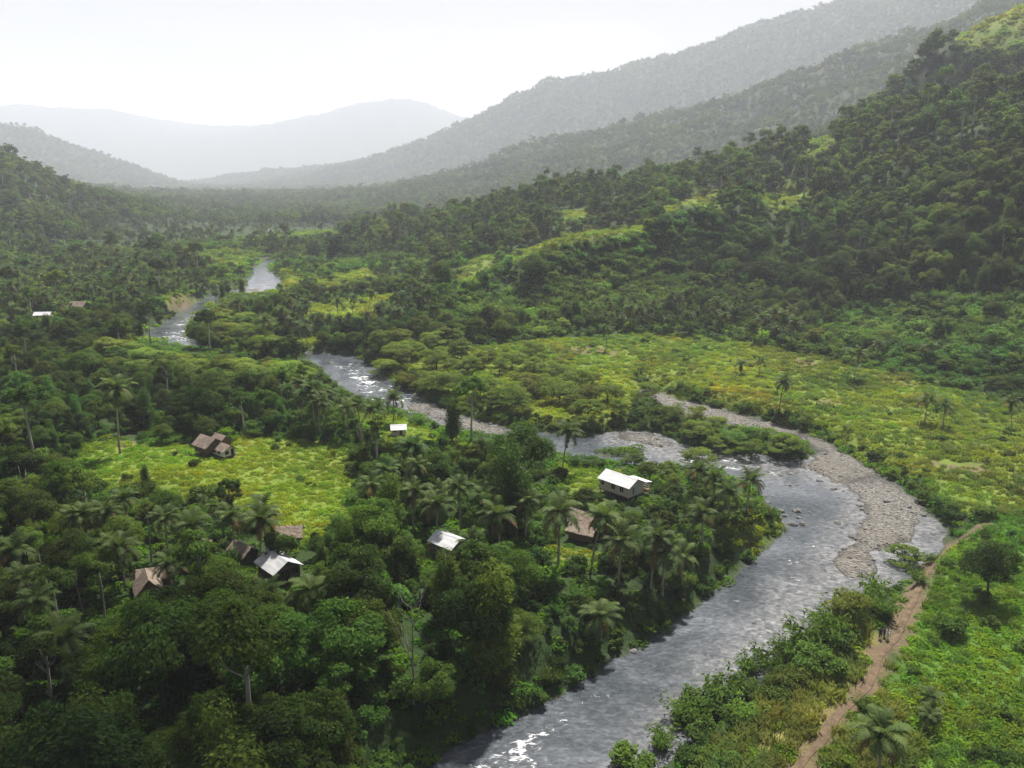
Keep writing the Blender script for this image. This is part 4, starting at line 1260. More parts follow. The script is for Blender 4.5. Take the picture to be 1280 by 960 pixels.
for px, py, h in ((243, 652, 9), (290, 650, 8), (320, 656, 9), (140, 642, 8), (105, 642, 7.5), (216, 706, 5.5), (60, 748, 8), (150, 684, 7), (392, 738, 4.5), (140, 488, 15), (405, 492, 10), (434, 508, 8), (396, 500, 9),
                  (491, 497, 7), (468, 512, 7), (449, 505, 7.5), (514, 618, 8), (575, 612, 8), (616, 620, 8), (474, 606, 8), (588, 680, 5.5), (699, 634, 10.5), (741, 646, 9), (657, 628, 7.5), (870, 588, 6), (894, 596, 6), (936, 602, 6.5), (913, 614, 6),
                  (880, 642, 6), (775, 678, 7), (816, 676, 8), (830, 692, 7), (853, 698, 6), (704, 537, 9), (1159, 501, 6.5), (1182, 509, 5.5), (1270, 504, 8), (977, 478, 8), (1071, 443, 9), (759, 412, 8), (907, 396, 9), (955, 396, 10), (927, 455, 3.5),
                  (950, 452, 5), (978, 395, 11), (966, 391, 10), (990, 401, 10), (1098, 430, 6), (1160, 433, 6), (361, 401, 9), (383, 411, 8), (328, 401, 9), (353, 389, 9), (300, 378, 9), (1107, 922, 8), (1166, 872, 2.2), (1160, 893, 2.0), (232, 772, 7), (75, 800, 7), (15, 690, 7), (330, 745, 6), (752, 768, 4), (20, 720, 8), (205, 650, 7.5),
                  (330, 640, 7), (480, 380, 9), (440, 372, 9), (420, 378, 9), (500, 390, 9), (460, 366, 9), (625, 645, 7), (545, 630, 7)):
    v = 3 if h < 5 else (1 if h < 7.5 else (4 if h < 8.6 and (px % 2) else (0 if h < 11 else 2)))
    hand('palm', px, py, h, v, (1, 1, 1.02))
for px, py, h, v, tn_, wd in ((650, 530, 15, 3, (.75, .85, .8), 1.0), (565, 498, 11, 5, (.7, .8, .7), 1.0), (1246, 676, 10, 3, (.55, .62, .6), 1.0), (256, 690, 8.5, 0, (1.1, 1.25, .9), 1.1), (350, 640 + 25, 7, 4, (.9, 1, .9), 1),
                              (465, 640, 12, 2, (1.15, 1.25, 1.0), 1.0), (430, 655, 11, 5, (.95, 1.05, .9), 1.1), (640, 690, 9, 3, (.9, 1.05, .9), 1), (260, 745, 12, 3, (1, 1.15, .9), 1.0), (140, 812, 11, 2, (1.3, 1.3, .9), 1.1),
                              (480, 590 - 10, 6, 5, (.8, .9, .8), 1), (75, 575, 10, 1, (1.0, 1.2, .8), 1), (295, 512, 6, 4, (1.5, 1.4, .8), 1), (180, 580, 5, 5, (.8, .9, .8), 1.), (285, 600, 6, 4, (.7, .85, .8), 1)):
    hand('jungle', px, py, h, v, tn_, wd)
for px, py, h, v in ((985, 545, 5.5, 2), (1132, 683, 4, 2), (545, 435, 8, 1), (600, 470, 7, 0), (560, 465, 7, 1), (640, 480, 7, 1), (700, 475, 7, 0), (500, 428, 7, 0), (665, 425, 7, 1), (720, 460, 7, 1), (640, 440, 6, 0), (590, 445, 7, 3), (760, 480, 6, 0), (810, 478, 6, 1), (775, 500, 6, 3), (735, 500, 6, 2),
                     (270, 400, 8, 1), (300, 405, 8, 1), (330, 420, 8, 0), (255, 410, 7, 0), (900, 545, 5, 2), (940, 550, 5, 2), (480, 450, 6, 0)):
    hand('flat', px, py, h, v, (1.05, 1.08, .9))
for px, py, h, v in ((1030, 755, 5, 3), (1012, 778, 5, 4), (1062, 742, 4.5, 3), (1096, 722, 4.5, 4), (985, 792, 4, 3), (852, 868, 4.2, 3), (905, 842, 4.5, 4), (830, 905, 3.6, 3), (1048, 772, 4.5, 4), (1080, 735, 4.5, 3), (930, 838, 4, 3), (880, 862, 3.5, 1), (1165, 690, 2, 4), (962, 808, 3.6, 4),
                     (1000, 800, 3.6, 3), (1035, 820, 3, 1), (1150, 712, 2.5, 4), (790, 935, 3, 1), (1085, 870, 2.4, 4), (1190, 770, 3, 1), (940, 815, 3.8, 3), (870, 880, 3.4, 4), (1110, 745, 3.8, 3)):
    hand('shrub', px, py, h, v, (1.15, 1.15, .9), 1.0)
TK = np.array(TAKEN)


def clear(x, y, pad=0.0):
    d = np.full(x.shape, 99.0)
    for a, b, c in TK:
        d = np.minimum(d, np.hypot(x - a, y - b) - c)
    return d > pad


# --- trees near the camera and on the first slopes
r1 = np.random.default_rng(21)
OPEN = [np.array(p, float) for p in (MEADOW_PX[0], MEADOW_PX[2], MEADOW_PX[3], MEADOW_PX[7], MEADOW_PX[8], MAIN_PX, *MEADOW_PX[9:], *SUNNY_PX, GREEN_PX, DRY_PX,
        [(308, 676), (388, 676), (390, 742), (308, 742)], [(526, 650), (588, 650), (600, 694), (526, 702)], [(744, 582), (818, 584), (820, 622), (744, 616)], [(246, 536), (292, 542), (294, 570), (250, 562)],
        [(712, 632), (752, 640), (750, 672), (710, 664)], [(160, 698), (216, 698), (216, 744), (160, 744)], [(1086, 776), (1122, 776), (1122, 812), (1086, 812)], [(298, 676), (330, 676), (320, 700), (298, 692)], [(176, 648), (188, 648), (188, 700), (178, 700)], [(42, 692), (56, 692), (56, 775), (44, 775)], [(120, 720), (134, 720), (134, 795), (122, 795)], [(506, 762), (536, 762), (528, 845), (508, 845)], [(20, 586), (38, 586), (38, 612), (22, 612)], [(135, 500), (145, 500), (145, 548), (136, 548)],
        [(40, 384), (70, 384), (70, 396), (40, 396)], [(88, 372), (110, 372), (110, 384), (88, 384)])]


def fit_view(kind, x, y, z, s, rad=.78, floor=.42):
    """largest size at which a plant leaves the open views behind it open; nan where none does"""
    hk = np.mean([k.height for k in K[kind]]); rk = np.mean([k.radius for k in K[kind]]) * rad
    out = np.full(x.shape, np.nan); todo = np.ones(x.shape, bool)
    for f in (1.0, .86, .72, .58, floor):
        bad = np.zeros(x.shape, bool)
        for dx, dh in ((0, 1.0), (-1, .75), (1, .75), (0, .6), (-.7, .92), (.7, .92), (-1, .45), (1, .45), (-.5, .8), (.5, .8), (-.5, .5), (.5, .5)):
            px, py = project(x + dx * rk * s * f, y, z + hk * s * f * dh)
            for p in OPEN:
                m = todo & (px > p[:, 0].min()) & (px < p[:, 0].max()) & (py > p[:, 1].min()) & (py < p[:, 1].max())
                if m.any():
                    bad[m] |= sdist(p, px[m], py[m]) < np.where(p is OPEN[5], np.where(py[m] > 690, -13, np.where(py[m] < 460, -.8, -3)), -3)
        g = todo & ~bad
        out[g] = f; todo &= bad
    return out


x, y = jgrid(-420, 440, 48, 470, 4.5, r1)
keep = np.hypot(x, y) < 470
x, y = x[keep], y[keep]
z, sd, gg, _ = height(x, y, True)
keep = in_view(x, y, z) & (sd > 1.5) & not_behind(x, y, z, 15)
x, y, z, sd = x[keep], y[keep], z[keep], sd[keep]
md = zone(MEADOWS, x, y, 4); gn = zone(GREEN, x, y); dr = zone(DRY, x, y); fl = zone(FLATWOOD, x, y); pl = zone(PALMLAND, x, y); bu = zone(BUSHY, x, y, 4, 14); sc_ = zone(SUNNY_CREST, x, y, 5, 15); bk = zone(BANKSIDE, x, y); so = zone(SOILS, x, y)
hs = near_house(x, y)
pd = np.full(x.shape, 99.0); m_ = (x > 20) & (y < 150); pd[m_] = path_dist(x[m_], y[m_])
up = z - zw(y)
ok = (hs > 1.2) & (pd > 6) & clear(x, y) & (gn > 1) & (dr > 1) & (sc_ > 0) & (so > 2)
right_bank = (x > 0) & (up < 8) & (y < 330)
u = r1.uniform(0, 1, len(x))
inm = md < 0
kj = ok & ~inm & (fl > 0) & (bu > 0) & ~((pl < 0) & (u < .42)) & ~right_bank
kj |= ok & (bu < 0) & (u < .05)
kj &= ~((bk < 0) & (u < .55))
big = 1 + .16 * sstep(150, 85, np.hypot(x, y)) * (x < 20) - .12 * (hs < 5)
sel = kj & (r1.uniform(0, 1, len(x)) < np.where(up > 9, .60, .76))
tl = sel & (up > 9) & (r1.uniform(0, 1, len(x)) < .05) | sel & (up <= 9) & (r1.uniform(0, 1, len(x)) < np.where((x < -15) & (y < 150), .12, .02))
sj = sel & ~tl
js = (big * np.exp(r1.normal(-.32, .22, len(x))) * np.where(md < 6, .75, 1) * np.where(pl < 0, .72, 1) * np.where((up < 9) & (y > 150), .78, 1) * np.where(up > 9, 1.12, 1))
js = js * fit_view('jungle', x, y, z, js)
sj &= ~np.isnan(js)
PL.add('jungle', x[sj], y[sj], z[sj] - .3, js[sj], tints(x[sj], y[sj], r1))
ts = r1.uniform(.6, .95, len(x)); ts = ts * fit_view('tall', x, y, z, ts, .55, .58); tl &= ~np.isnan(ts)
PL.add('tall', x[tl], y[tl], z[tl] - .3, ts[tl], tints(x[tl], y[tl], r1))
kf = ok & (fl < 0) & (r1.uniform(0, 1, len(x)) < np.where(inm, .13, .40))
fs = r1.uniform(.6, 1.05, len(x)); fs = fs * fit_view('flat', x, y, z, fs); kf &= ~np.isnan(fs)
PL.add('flat', x[kf], y[kf], z[kf] - .2, fs[kf], tints(x[kf], y[kf], r1, (1, 1, 1), .2))
kf = ok & ~inm & right_bank & (fl > 0) & (r1.uniform(0, 1, len(x)) < .10)
PL.add('flat', x[kf], y[kf], z[kf] - .2, r1.uniform(.4, .7, kf.sum()), tints(x[kf], y[kf], r1, (.9, .95, .9), .2))
kp = ok & ~inm & (pl < 0) & (u < .24) & ~(right_bank & (y < 300))
ps = r1.uniform(.65, 1.0, len(x)); ps = ps * fit_view('palm', x, y, z, ps, .4); kp &= ~np.isnan(ps)
PL.add('palm', x[kp], y[kp], z[kp] - .2, ps[kp], np.clip(tints(x[kp], y[kp], r1, (.95, .95, .95), .1), .5, 1.15))

# --- woods further off
r2 = np.random.default_rng(22)
x, y = jgrid(-950, 1000, 300, 1120, 7.8, r2)
d_ = np.hypot(x, y); keep = (d_ > 470) & (d_ < 1100)
x, y = x[keep], y[keep]
z, sd, gg, _ = height(x, y, True)
keep = in_view(x, y, z, 280) & (sd > 3) & not_behind(x, y, z, 18)
x, y, z, sd = x[keep], y[keep], z[keep], sd[keep]
md = zone(MEADOWS + SOILBAR, x, y, 5, 20); sc_ = zone(SUNNY_CREST, x, y, 6, 20); pl = zone(PALMLAND, x, y); fl = zone(FLATWOOD, x, y, 5, 15)
up = z - zw(y); u = r2.uniform(0, 1, len(x))
gap = fbm(x, y, 120, 2)
ok = ((md > 0) | (u * 7919 % 1 < .14)) & (sc_ > 0) & (near_house(x, y) > 1)
lowopen = (up < 9) & (gap > -.10)
tall = ok & (u < np.where(up > 10, .05, .03)) & ~lowopen
mid = ok & ~tall & (u < np.where(lowopen, .10, np.where(up < 8, .58, .86))) & ~((pl < 0) & (u > .5))
ts = r2.uniform(.7, 1.15, len(x)); ts = ts * fit_view('midtall', x, y, z, ts); tall &= ~np.isnan(ts)
PL.add('midtall', x[tall], y[tall], z[tall] - .5, ts[tall], tints(x[tall], y[tall], r2))
clump = sstep(.05, .3, fbm(x + 900, y, 90, 2)) * (up < 9)
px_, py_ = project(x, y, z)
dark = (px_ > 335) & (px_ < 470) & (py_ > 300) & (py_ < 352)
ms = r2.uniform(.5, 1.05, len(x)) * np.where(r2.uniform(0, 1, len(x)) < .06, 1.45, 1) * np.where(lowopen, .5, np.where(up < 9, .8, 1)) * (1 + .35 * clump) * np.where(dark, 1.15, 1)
ms = np.minimum(ms, 1.45)
ms = ms * fit_view('mid', x, y, z, ms); mid &= ~np.isnan(ms)
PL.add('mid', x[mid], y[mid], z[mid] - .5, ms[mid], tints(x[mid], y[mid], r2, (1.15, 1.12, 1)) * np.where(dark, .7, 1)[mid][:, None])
kp = ok & (pl < 0) & (u > .66) | ok & (up < 8) & (u > .965)
ps = fit_view('palm', x, y, z, np.ones(len(x)), .4); kp &= ~np.isnan(ps)
PL.add('palm', x[kp], y[kp], z[kp], r2.uniform(.8, 1.1, kp.sum()), np.clip(tints(x[kp], y[kp], r2, (.85, .85, .85), .1), .45, 1.0))

r3 = np.random.default_rng(23)
x, y = jgrid(-4600, 5000, 700, 6200, 21, r3)
q3 = (np.hypot(x, y) > 2300); xa, ya = jgrid(-2000, 2200, 700, 2300, 13.5, r3)
x = np.concatenate([x[q3], xa[np.hypot(xa, ya) <= 2300]]); y = np.concatenate([y[q3], ya[np.hypot(xa, ya) <= 2300]])
d_ = np.hypot(x, y); keep = (d_ > 1100) & (d_ < 6200) & (np.abs(x) < 1.0 * y)
x, y = x[keep], y[keep]
z = height(x, y)
keep = in_view(x, y, z, 260, 220) & not_behind(x, y, z, 18) & (zone(SUNNY_CREST, x, y, 6, 20) > 0)
x, y, z = x[keep], y[keep], z[keep]
keep = ~((z - zw(y) < 7) & (fbm(x, y, 160, 2) > .15))
x, y, z = x[keep], y[keep], z[keep]
PL.add('far', x, y, z - 1, r3.uniform(.55, 1.15, len(x)) * np.where(np.hypot(x, y) > 2300, 1.5, .95), tints(x, y, r3, (1, 1, 1), .3, 140))

# --- shrubs
r4 = np.random.default_rng(24)


WALK = np.array([ground(*p)[:2] for p in ((1109, 799), (1105, 796), (1100, 798))])


def by_walkers(x, y):
    d = np.full(x.shape, 99.0)
    for a, b in WALK:
        u = np.array([a, b]) / math.hypot(a, b); al = (x - a) * u[0] + (y - b) * u[1]; ac = np.abs(-(x - a) * u[1] + (y - b) * u[0])
        d = np.minimum(d, np.hypot(x - a, y - b) - 2.6); d = np.where((al < 0) & (al > -6) & (ac < 2.2), -1, d)
    return d


def shrub_layer(s, d0, d1, scale, prob_fn, base=(1, 1, 1)):
    x, y = jgrid(-d1 * .95, d1 * .95, 45, d1, s, r4)
    d_ = np.hypot(x, y); keep = (d_ >= d0) & (d_ < d1) & (np.abs(x) < 1.0 * y + 40)
    x, y = x[keep], y[keep]
    z, sd, gg, sp = height(x, y, True)
    keep = in_view(x, y, z, 280, 100, 200) & ((sd > .3) | (sp < -1.5)) & not_behind(x, y, z, 3)
    x, y, z, sd = x[keep], y[keep], z[keep], sd[keep]
    p, k = prob_fn(x, y, z, sd)
    sel = (r4.uniform(0, 1, len(x)) < p) & (near_house(x, y) > -.9)
    m_ = (x > 15) & (y < 160) & sel
    if m_.any():
        w = np.where(m_)[0]; sel[w[path_dist(x[w], y[w]) < 2.6]] = False
    if d1 <= 480:
        inside = (zone(MEADOWS, x, y, 0) < 2) | (zone(GREEN, x, y, 0) < 2) | (zone(DRY, x, y, 0) < 2)
        k = np.where(inside, k, k * np.nan_to_num(fit_view('shrub', x, y, z, scale * k), nan=0.0)); sel &= k > 0
    sel &= by_walkers(x, y) > 0
    x, y, z, k = x[sel], y[sel], z[sel], k[sel]
    hs = near_house(x, y)
    vb = np.where(zone(BUSHY, x, y, 4, 14) < 0, 1.25, 1.0)[:, None]
    PL.add('shrub', x, y, z - .15, scale * k * r4.uniform(.6, 1.25, len(x)) * np.where(hs < 2, .6, 1), tints(x, y, r4, base) * vb, None, np.where(r4.uniform(0, 1, len(x)) < .72, r4.integers(0, 3, len(x)), r4.integers(3, 5, len(x))))


def p_near(x, y, z, sd):
    md = zone(MEADOWS, x, y, 4); gn = zone(GREEN, x, y); dr = zone(DRY, x, y); bu = zone(BUSHY, x, y, 4, 14); sc2 = zone(SUNNY_CREST, x, y, 4, 14); so = zone(SOILS, x, y, 1)
    patch = fbm(x, y, 18, 2)
    p = np.full(x.shape, .62)
    p = np.where(md < 0, .05 + .26 * (patch > .30), p)
    p = np.where(gn < 0, .14 + .5 * (patch > .22), p)
    p = np.where(dr < 0, .07 + .2 * (patch > .2), p)
    p = np.where((sd < 7) & (md > -2), .95, p)
    p = np.where(bu < 0, 1.0, p); p = np.where(sc2 < 0, .22, p); p = np.where(so < 0, .02, p)
    k = np.where(md < 0, .55, 1.0) * np.where(gn < 0, .7, 1) * np.where(dr < 0, .6, 1) * np.where((sd < 7) & (x < 60), .9, 1) * np.where(bu < 0, 1.35, 1) * np.where(sc2 < 0, .55, 1)
    return p, k


shrub_layer(2.7, 0, 300, .95, p_near)
shrub_layer(3.6, 300, 480, 1.25, p_near)
shrub_layer(6.2, 480, 800, 1.9, lambda x, y, z, sd: (np.where(zone(MEADOWS + SOILBAR, x, y, 5, 20) < 0, .10, np.where(zone(SUNNY_CREST, x, y, 5) < 0, .1, np.where(sd < 12, .95, .6))), np.where(sd < 12, .5, 1.0)), (1.1, 1.1, .95))


# --- low meadow plants
def cover_layer(kind, s, d1, d0, scale, polys, prob, base, bare=False):
    lo = np.concatenate(polys)
    x, y = jgrid(lo[:, 0].min() - 3, lo[:, 0].max() + 3, max(45, lo[:, 1].min() - 3), lo[:, 1].max() + 3, s, r4)
    d_ = np.hypot(x, y); keep = (d_ >= d0) & (d_ < d1)
    x, y = x[keep], y[keep]
    g = zone(polys, x, y, 4, 9)
    keep = (g < 1.5) & (r4.uniform(0, 1, len(x)) < prob)
    x, y = x[keep], y[keep]
    z, sd, gg, sp = height(x, y, True)
    keep = in_view(x, y, z, 200, 60, 140) & ((sd > .2) | (sp < -.5)) & ((not bare) | ((z - zw(y) < 9) & (zone(MEADOWS, x, y, 3) > 0) & (zone(GREEN + DRY, x, y, 1) > 0))) & ((zone(SOILS, x, y, 3.5, 5) > 0) | (r4.uniform(0, 1, len(x)) < .28)) & (near_house(x, y, -6) > -1.2)
    m_ = np.where((x > 15) & (y < 160))[0]
    if len(m_): keep[m_[path_dist(x[m_], y[m_]) < 1.5]] = False
    keep &= by_walkers(x, y) > -.4
    x, y, z = x[keep], y[keep], z[keep]
    # drifts of lusher and of drier plants
    f = fbm(x, y, 26, 3)
    t = tints(x, y, r4, base, .09, 30)
    f2 = sstep(.22, .5, fbm(x - 70, y + 30, 21, 3))[:, None] * (0 if bare else 1)
    t = t * (1 - f2) + t * f2 * np.array([1.06, .80, 1.0])
    t *= np.stack([1 + .45 * np.clip(f, -.6, .8), 1 + .12 * f, 1 - .3 * np.clip(f, -1, 1)], 1)
    PL.add(kind, x, y, z - .05, scale * r4.uniform(.6, 1.3, len(x)), t)


cover_layer('tuft', 1.2, 200, 0, .72, MEADOWS, .85, (.95, 1, 1))
cover_layer('tuft', 1.7, 330, 200, 1.0, MEADOWS, .8, (1, 1, 1))
cover_layer('tuft', 2.8, 640, 330, 1.6, MEADOWS + SUNNY_CREST, .75, (1, .97, 1))
cover_layer('tuft', 5.0, 1000, 640, 3.2, SUNNY_CREST, .6, (1, .95, 1))
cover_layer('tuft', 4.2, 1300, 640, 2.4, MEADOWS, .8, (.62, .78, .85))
cover_layer('grass', 2.0, 330, 0, 1.0, MEADOWS[3:4] + MEADOWS[8:9], .6, (.75, .95, .7))
ALL1 = [np.array([(-240, 50), (-240, 330), (260, 330), (260, 50)], float)]
ALL2 = [np.array([(-420, 300), (-420, 800), (420, 800), (420, 300)], float)]
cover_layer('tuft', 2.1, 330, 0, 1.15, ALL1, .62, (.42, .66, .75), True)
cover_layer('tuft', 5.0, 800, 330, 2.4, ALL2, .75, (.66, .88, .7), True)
cover_layer('tuft', 1.1, 200, 0, .72, GREEN, .92, (.66, .90, .8))
cover_layer('grass', 1.6, 200, 0, .8, GREEN, .5, (.55, .9, .5))
cover_layer('grass', .95, 160, 0, 1.0, DRY, .9, (.85, .95, .75))
cover_layer('tuft', 1.5, 160, 0, .8, DRY, .45, (.8, .95, .9))


# ------------------------------------------------------------------ single plants and the far mass
def score(a):
    x, y, z, s = a[0], a[1], a[2], a[3]
    px, py = project(x, y, z + 4 * s)
    ins = (px > 4) & (px < 1276) & (py > 4) & (py < 985)
    return np.where(ins, s / np.sqrt(x * x + y * y + (z - CAM_H) ** 2), -1)


ORD = 'first second third fourth fifth sixth seventh eighth ninth tenth eleventh twelfth thirteenth fourteenth fifteenth sixteenth seventeenth eighteenth nineteenth twentieth'.split()
MARKS = [('the square house with the pale roof', 347, 700), ('the small brown boarded house', 561, 672), ('the long cream house', 778, 600), ('the brown hut cluster', 270, 552), ('the thatched huts between two palms', 728, 652),
         ('the steep thatched hut', 184, 722), ('the grey gravel bar', 1090, 650), ('the three walkers', 1105, 795), ('the little white roof in leaves', 498, 532), ('the island of low trees', 900, 545),
         ('the upper gravel channel', 560, 515), ('the foaming bend upstream', 445, 470), ('the dark knob by the river', 450, 420), ('the sunny spur', 730, 300), ('the right meadow', 1080, 500), ('the foot of the wooded slope', 900, 405),
         ('the wooded slope', 1080, 300), ('the top of the wooded ridge', 1160, 110), ('the far meadow strip', 440, 355), ('the far left palms', 80, 370), ('the left hills', 90, 290), ('the left meadow', 330, 600),
         ('the dense lower left wood', 130, 850), ('the dark wood along the bottom', 380, 880), ('the dark river bank', 640, 830), ('the palm grove on the left', 120, 660), ('the leafy point in the bend', 900, 680), ('the footpath bottom', 1040, 920),
         ('the green slope by the path', 1200, 850), ('the left wood above the meadow', 110, 480), ('the trees in mid valley', 320, 470), ('the wooded middle island', 680, 480), ('the bushes on the near bank', 900, 870), ('the right frame edge', 1260, 420)]
PLACED = []      # (object, look, noun, px, py)


def look_of(kind, var, s, tint, d):
    size = 'small' if s < .72 else ('big' if s > 1.1 else ('mid sized' if kind in ('jungle', 'palm') else ''))
    b = tint.mean(); yel = tint[0] / max(tint[1], 1e-3)
    tone = 'dark green' if b < .82 else ('pale green' if b > 1.28 else ('yellowish' if yel > 1.12 else 'green'))
    form = {'jungle': ('round crowned', 'wide crowned', 'loose crowned', 'spreading', 'bushy', 'columnar')[var % 6], 'tall': 'tall pale trunked', 'flat': 'flat topped', 'palm': ('', 'short', 'slender', 'low', 'full headed')[var % 5], 'shrub': ('', 'lumpy', 'low', 'arching', 'wispy')[var % 5]}[kind]
    return ' '.join(q for q in (size, tone, form) if q)


def singles(kind, cap, oname, noun, group, parts=True):
    a = PL.of(kind)
    sc = score(a)
    order = np.argsort(-sc)
    take = order[:cap]; take = take[sc[take] > 0]
    proto = {}
    for i in take:
        k = K[kind][a[6][i]]
        root = bpy.data.objects.new(oname, None if parts else k.crown)
        COL.objects.link(root)
        root.location = (a[0][i], a[1][i], a[2][i]); root.rotation_euler = (0, 0, a[5][i]); root.scale = (a[3][i],) * 3
        root["category"] = noun; root["group"] = group
        col = (*np.clip(a[4][i], .05, 3), 1)
        if parts:
            root.empty_display_size = .5
            for nm_, me in (('trunk', k.trunk), ('crown', k.crown)):
                key = (nm_, a[6][i])
                if key not in proto:
                    c = proto[key] = bpy.data.objects.new(nm_, me)
                else:
                    c = proto[key].copy()
                COL.objects.link(c); c.parent = root; c.color = col
        else:
            root.color = col
        px, py = project(a[0][i], a[1][i], a[2][i] + k.height * a[3][i] * (.75 if kind != 'palm' else .95))
        PLACED.append((root, look_of(kind, a[6][i], a[3][i], a[4][i], 0), noun, float(px), float(py)))
    rest = np.ones(len(sc), bool); rest[take] = False
    return [q[rest] for q in a]


rest_jungle = singles('jungle', 300, 'jungle_tree', 'tree', 'broadleaf trees of the valley')
rest_tall = singles('tall', 60, 'tall_tree', 'tree', 'tall pale trunked trees of the valley')
rest_flat = singles('flat', 170, 'flat_topped_tree', 'tree', 'flat topped riverside trees')
rest_palm = singles('palm', 300, 'coconut_palm', 'palm tree', 'coconut palms of the valley')
rest_shrub = singles('shrub', 300, 'shrub', 'shrub', 'shrubs on banks and meadows', False)

# bare trees
M_DEAD = plain_material('weathered dead wood', (.12, .11, .095), (.26, .245, .22), 3, .9, .15, .3, (1, 1, .3))


def bare_tree(px, py, h, seed, label, fork=True, mat=M_DEAD, rad=.16):
    r = np.random.default_rng(seed)
    g = ground(px, py, h)
    T = MB()
    s = np.linspace(0, 1, 7); wob = np.cumsum(r.normal(size=(7, 2)) * .12, 0)
    pts = np.stack([wob[:, 0], wob[:, 1], -1 + (h + 1) * s], 1)
    T.tube(pts, rad * (1.1 - .75 * s), 7)
    if fork:
        for i in range(7):
            b = pts[r.integers(3, 7)] * np.array([1, 1, r.uniform(.75, 1)])
            a = r.uniform(0, 6.28); L = h * r.uniform(.12, .3)
            e = b + np.array([math.cos(a) * L * .6, math.sin(a) * L * .6, L])
            m = (b + e) / 2 + np.array([math.cos(a), math.sin(a), -.3]) * L * .15
            T.tube([b, m, e], [rad * .5, rad * .35, rad * .1], 5)
            for j in range(2):
                e2 = e + np.array([r.normal() * L * .4, r.normal() * L * .4, L * .35]); T.tube([m, (m + e2) / 2 + r.normal(size=3) * .1, e2], [rad * .25, rad * .18, rad * .06], 4)
    o = link('dead_tree', T.mesh('dead_tree', (mat,), True)); o.location = g
    TAKEN.append((g[0], g[1], 1.0))
    return tag(o, label, 'dead tree', 'bare trees and stems')


bare_tree(182, 644, 8.5, 1, 'bare white stem rising from the palm grove beside the steep thatched hut', False, rad=.17)
bare_tree(47, 688, 12, 2, 'bare pale stem at the left edge, taller of the two by the palms', False, rad=.17)
bare_tree(126, 716, 11, 3, 'bare white stem standing in the lower left wood below the palms', False, rad=.18)
bare_tree(95, 712, 7, 4, 'thin bare stem between the two pale stems on the left', False, rad=.12)
bare_tree(514, 758, 13, 5, 'leafless forked pale tree on the dark bank above the rapids', True, rad=.15)
bare_tree(288, 838, 8, 6, 'small leafless forked tree in the dark wood at bottom', True, rad=.13)
bare_tree(24, 582, 9, 7, 'bare pale stem at far left above the palm grove, leftmost of three', False, rad=.15)
bare_tree(34, 588, 9, 8, 'bare pale stem at far left above the palm grove, rightmost of three', False, rad=.15)
bare_tree(453, 528, 11, 9, 'slim bare stem with twigs on the left meadow edge', True, rad=.13)
bare_tree(240, 470, 9, 10, 'pale bare stem in the trees above the brown hut cluster', False, rad=.14)


# --- labels that tell the plants apart
def write_labels():
    cells = {}
    for o, look, noun, px, py in PLACED:
        d = [(px - mx) ** 2 + 2.2 * (py - my) ** 2 for _, mx, my in MARKS]
        i = int(np.argmin(d)); nm, mx, my = MARKS[i]
        dx, dy = px - mx, py - my
        if abs(dx) > 1.5 * abs(dy): rel = 'left of' if dx < 0 else 'right of'
        else: rel = 'beyond' if dy < 0 else 'in front of'
        cells.setdefault((look, noun, rel, nm), []).append((px, o))
    for (look, noun, rel, nm), v in cells.items():
        v.sort(key=lambda t: t[0])
        base = f'{look} {noun} {rel} {nm}'
        for k, (px, o) in enumerate(v):
            if len(v) == 1: lab = base
            elif k < 20: lab = f'{base}, {ORD[k]} from left'
            else: lab = base
            if len(lab.replace(',', '').split()) > 16:
                lab = lab.replace('the ', '').replace(' with pale roof', '').replace('small brown boarded house', 'boarded house').replace('three walkers', 'walkers').replace('mid sized', 'medium').replace('low trees', 'trees').replace('pale roof', 'roof').replace('thatched huts between two palms', 'thatched huts').replace(' dark green', ' dark').replace(' pale green', ' pale')
            if len(lab.replace(',', '').split()) > 16:
                lab = lab.replace(' in front of ', ' before ').replace(' palm tree', ' palm').replace('medium ', '')
            o["label"] = lab


write_labels()


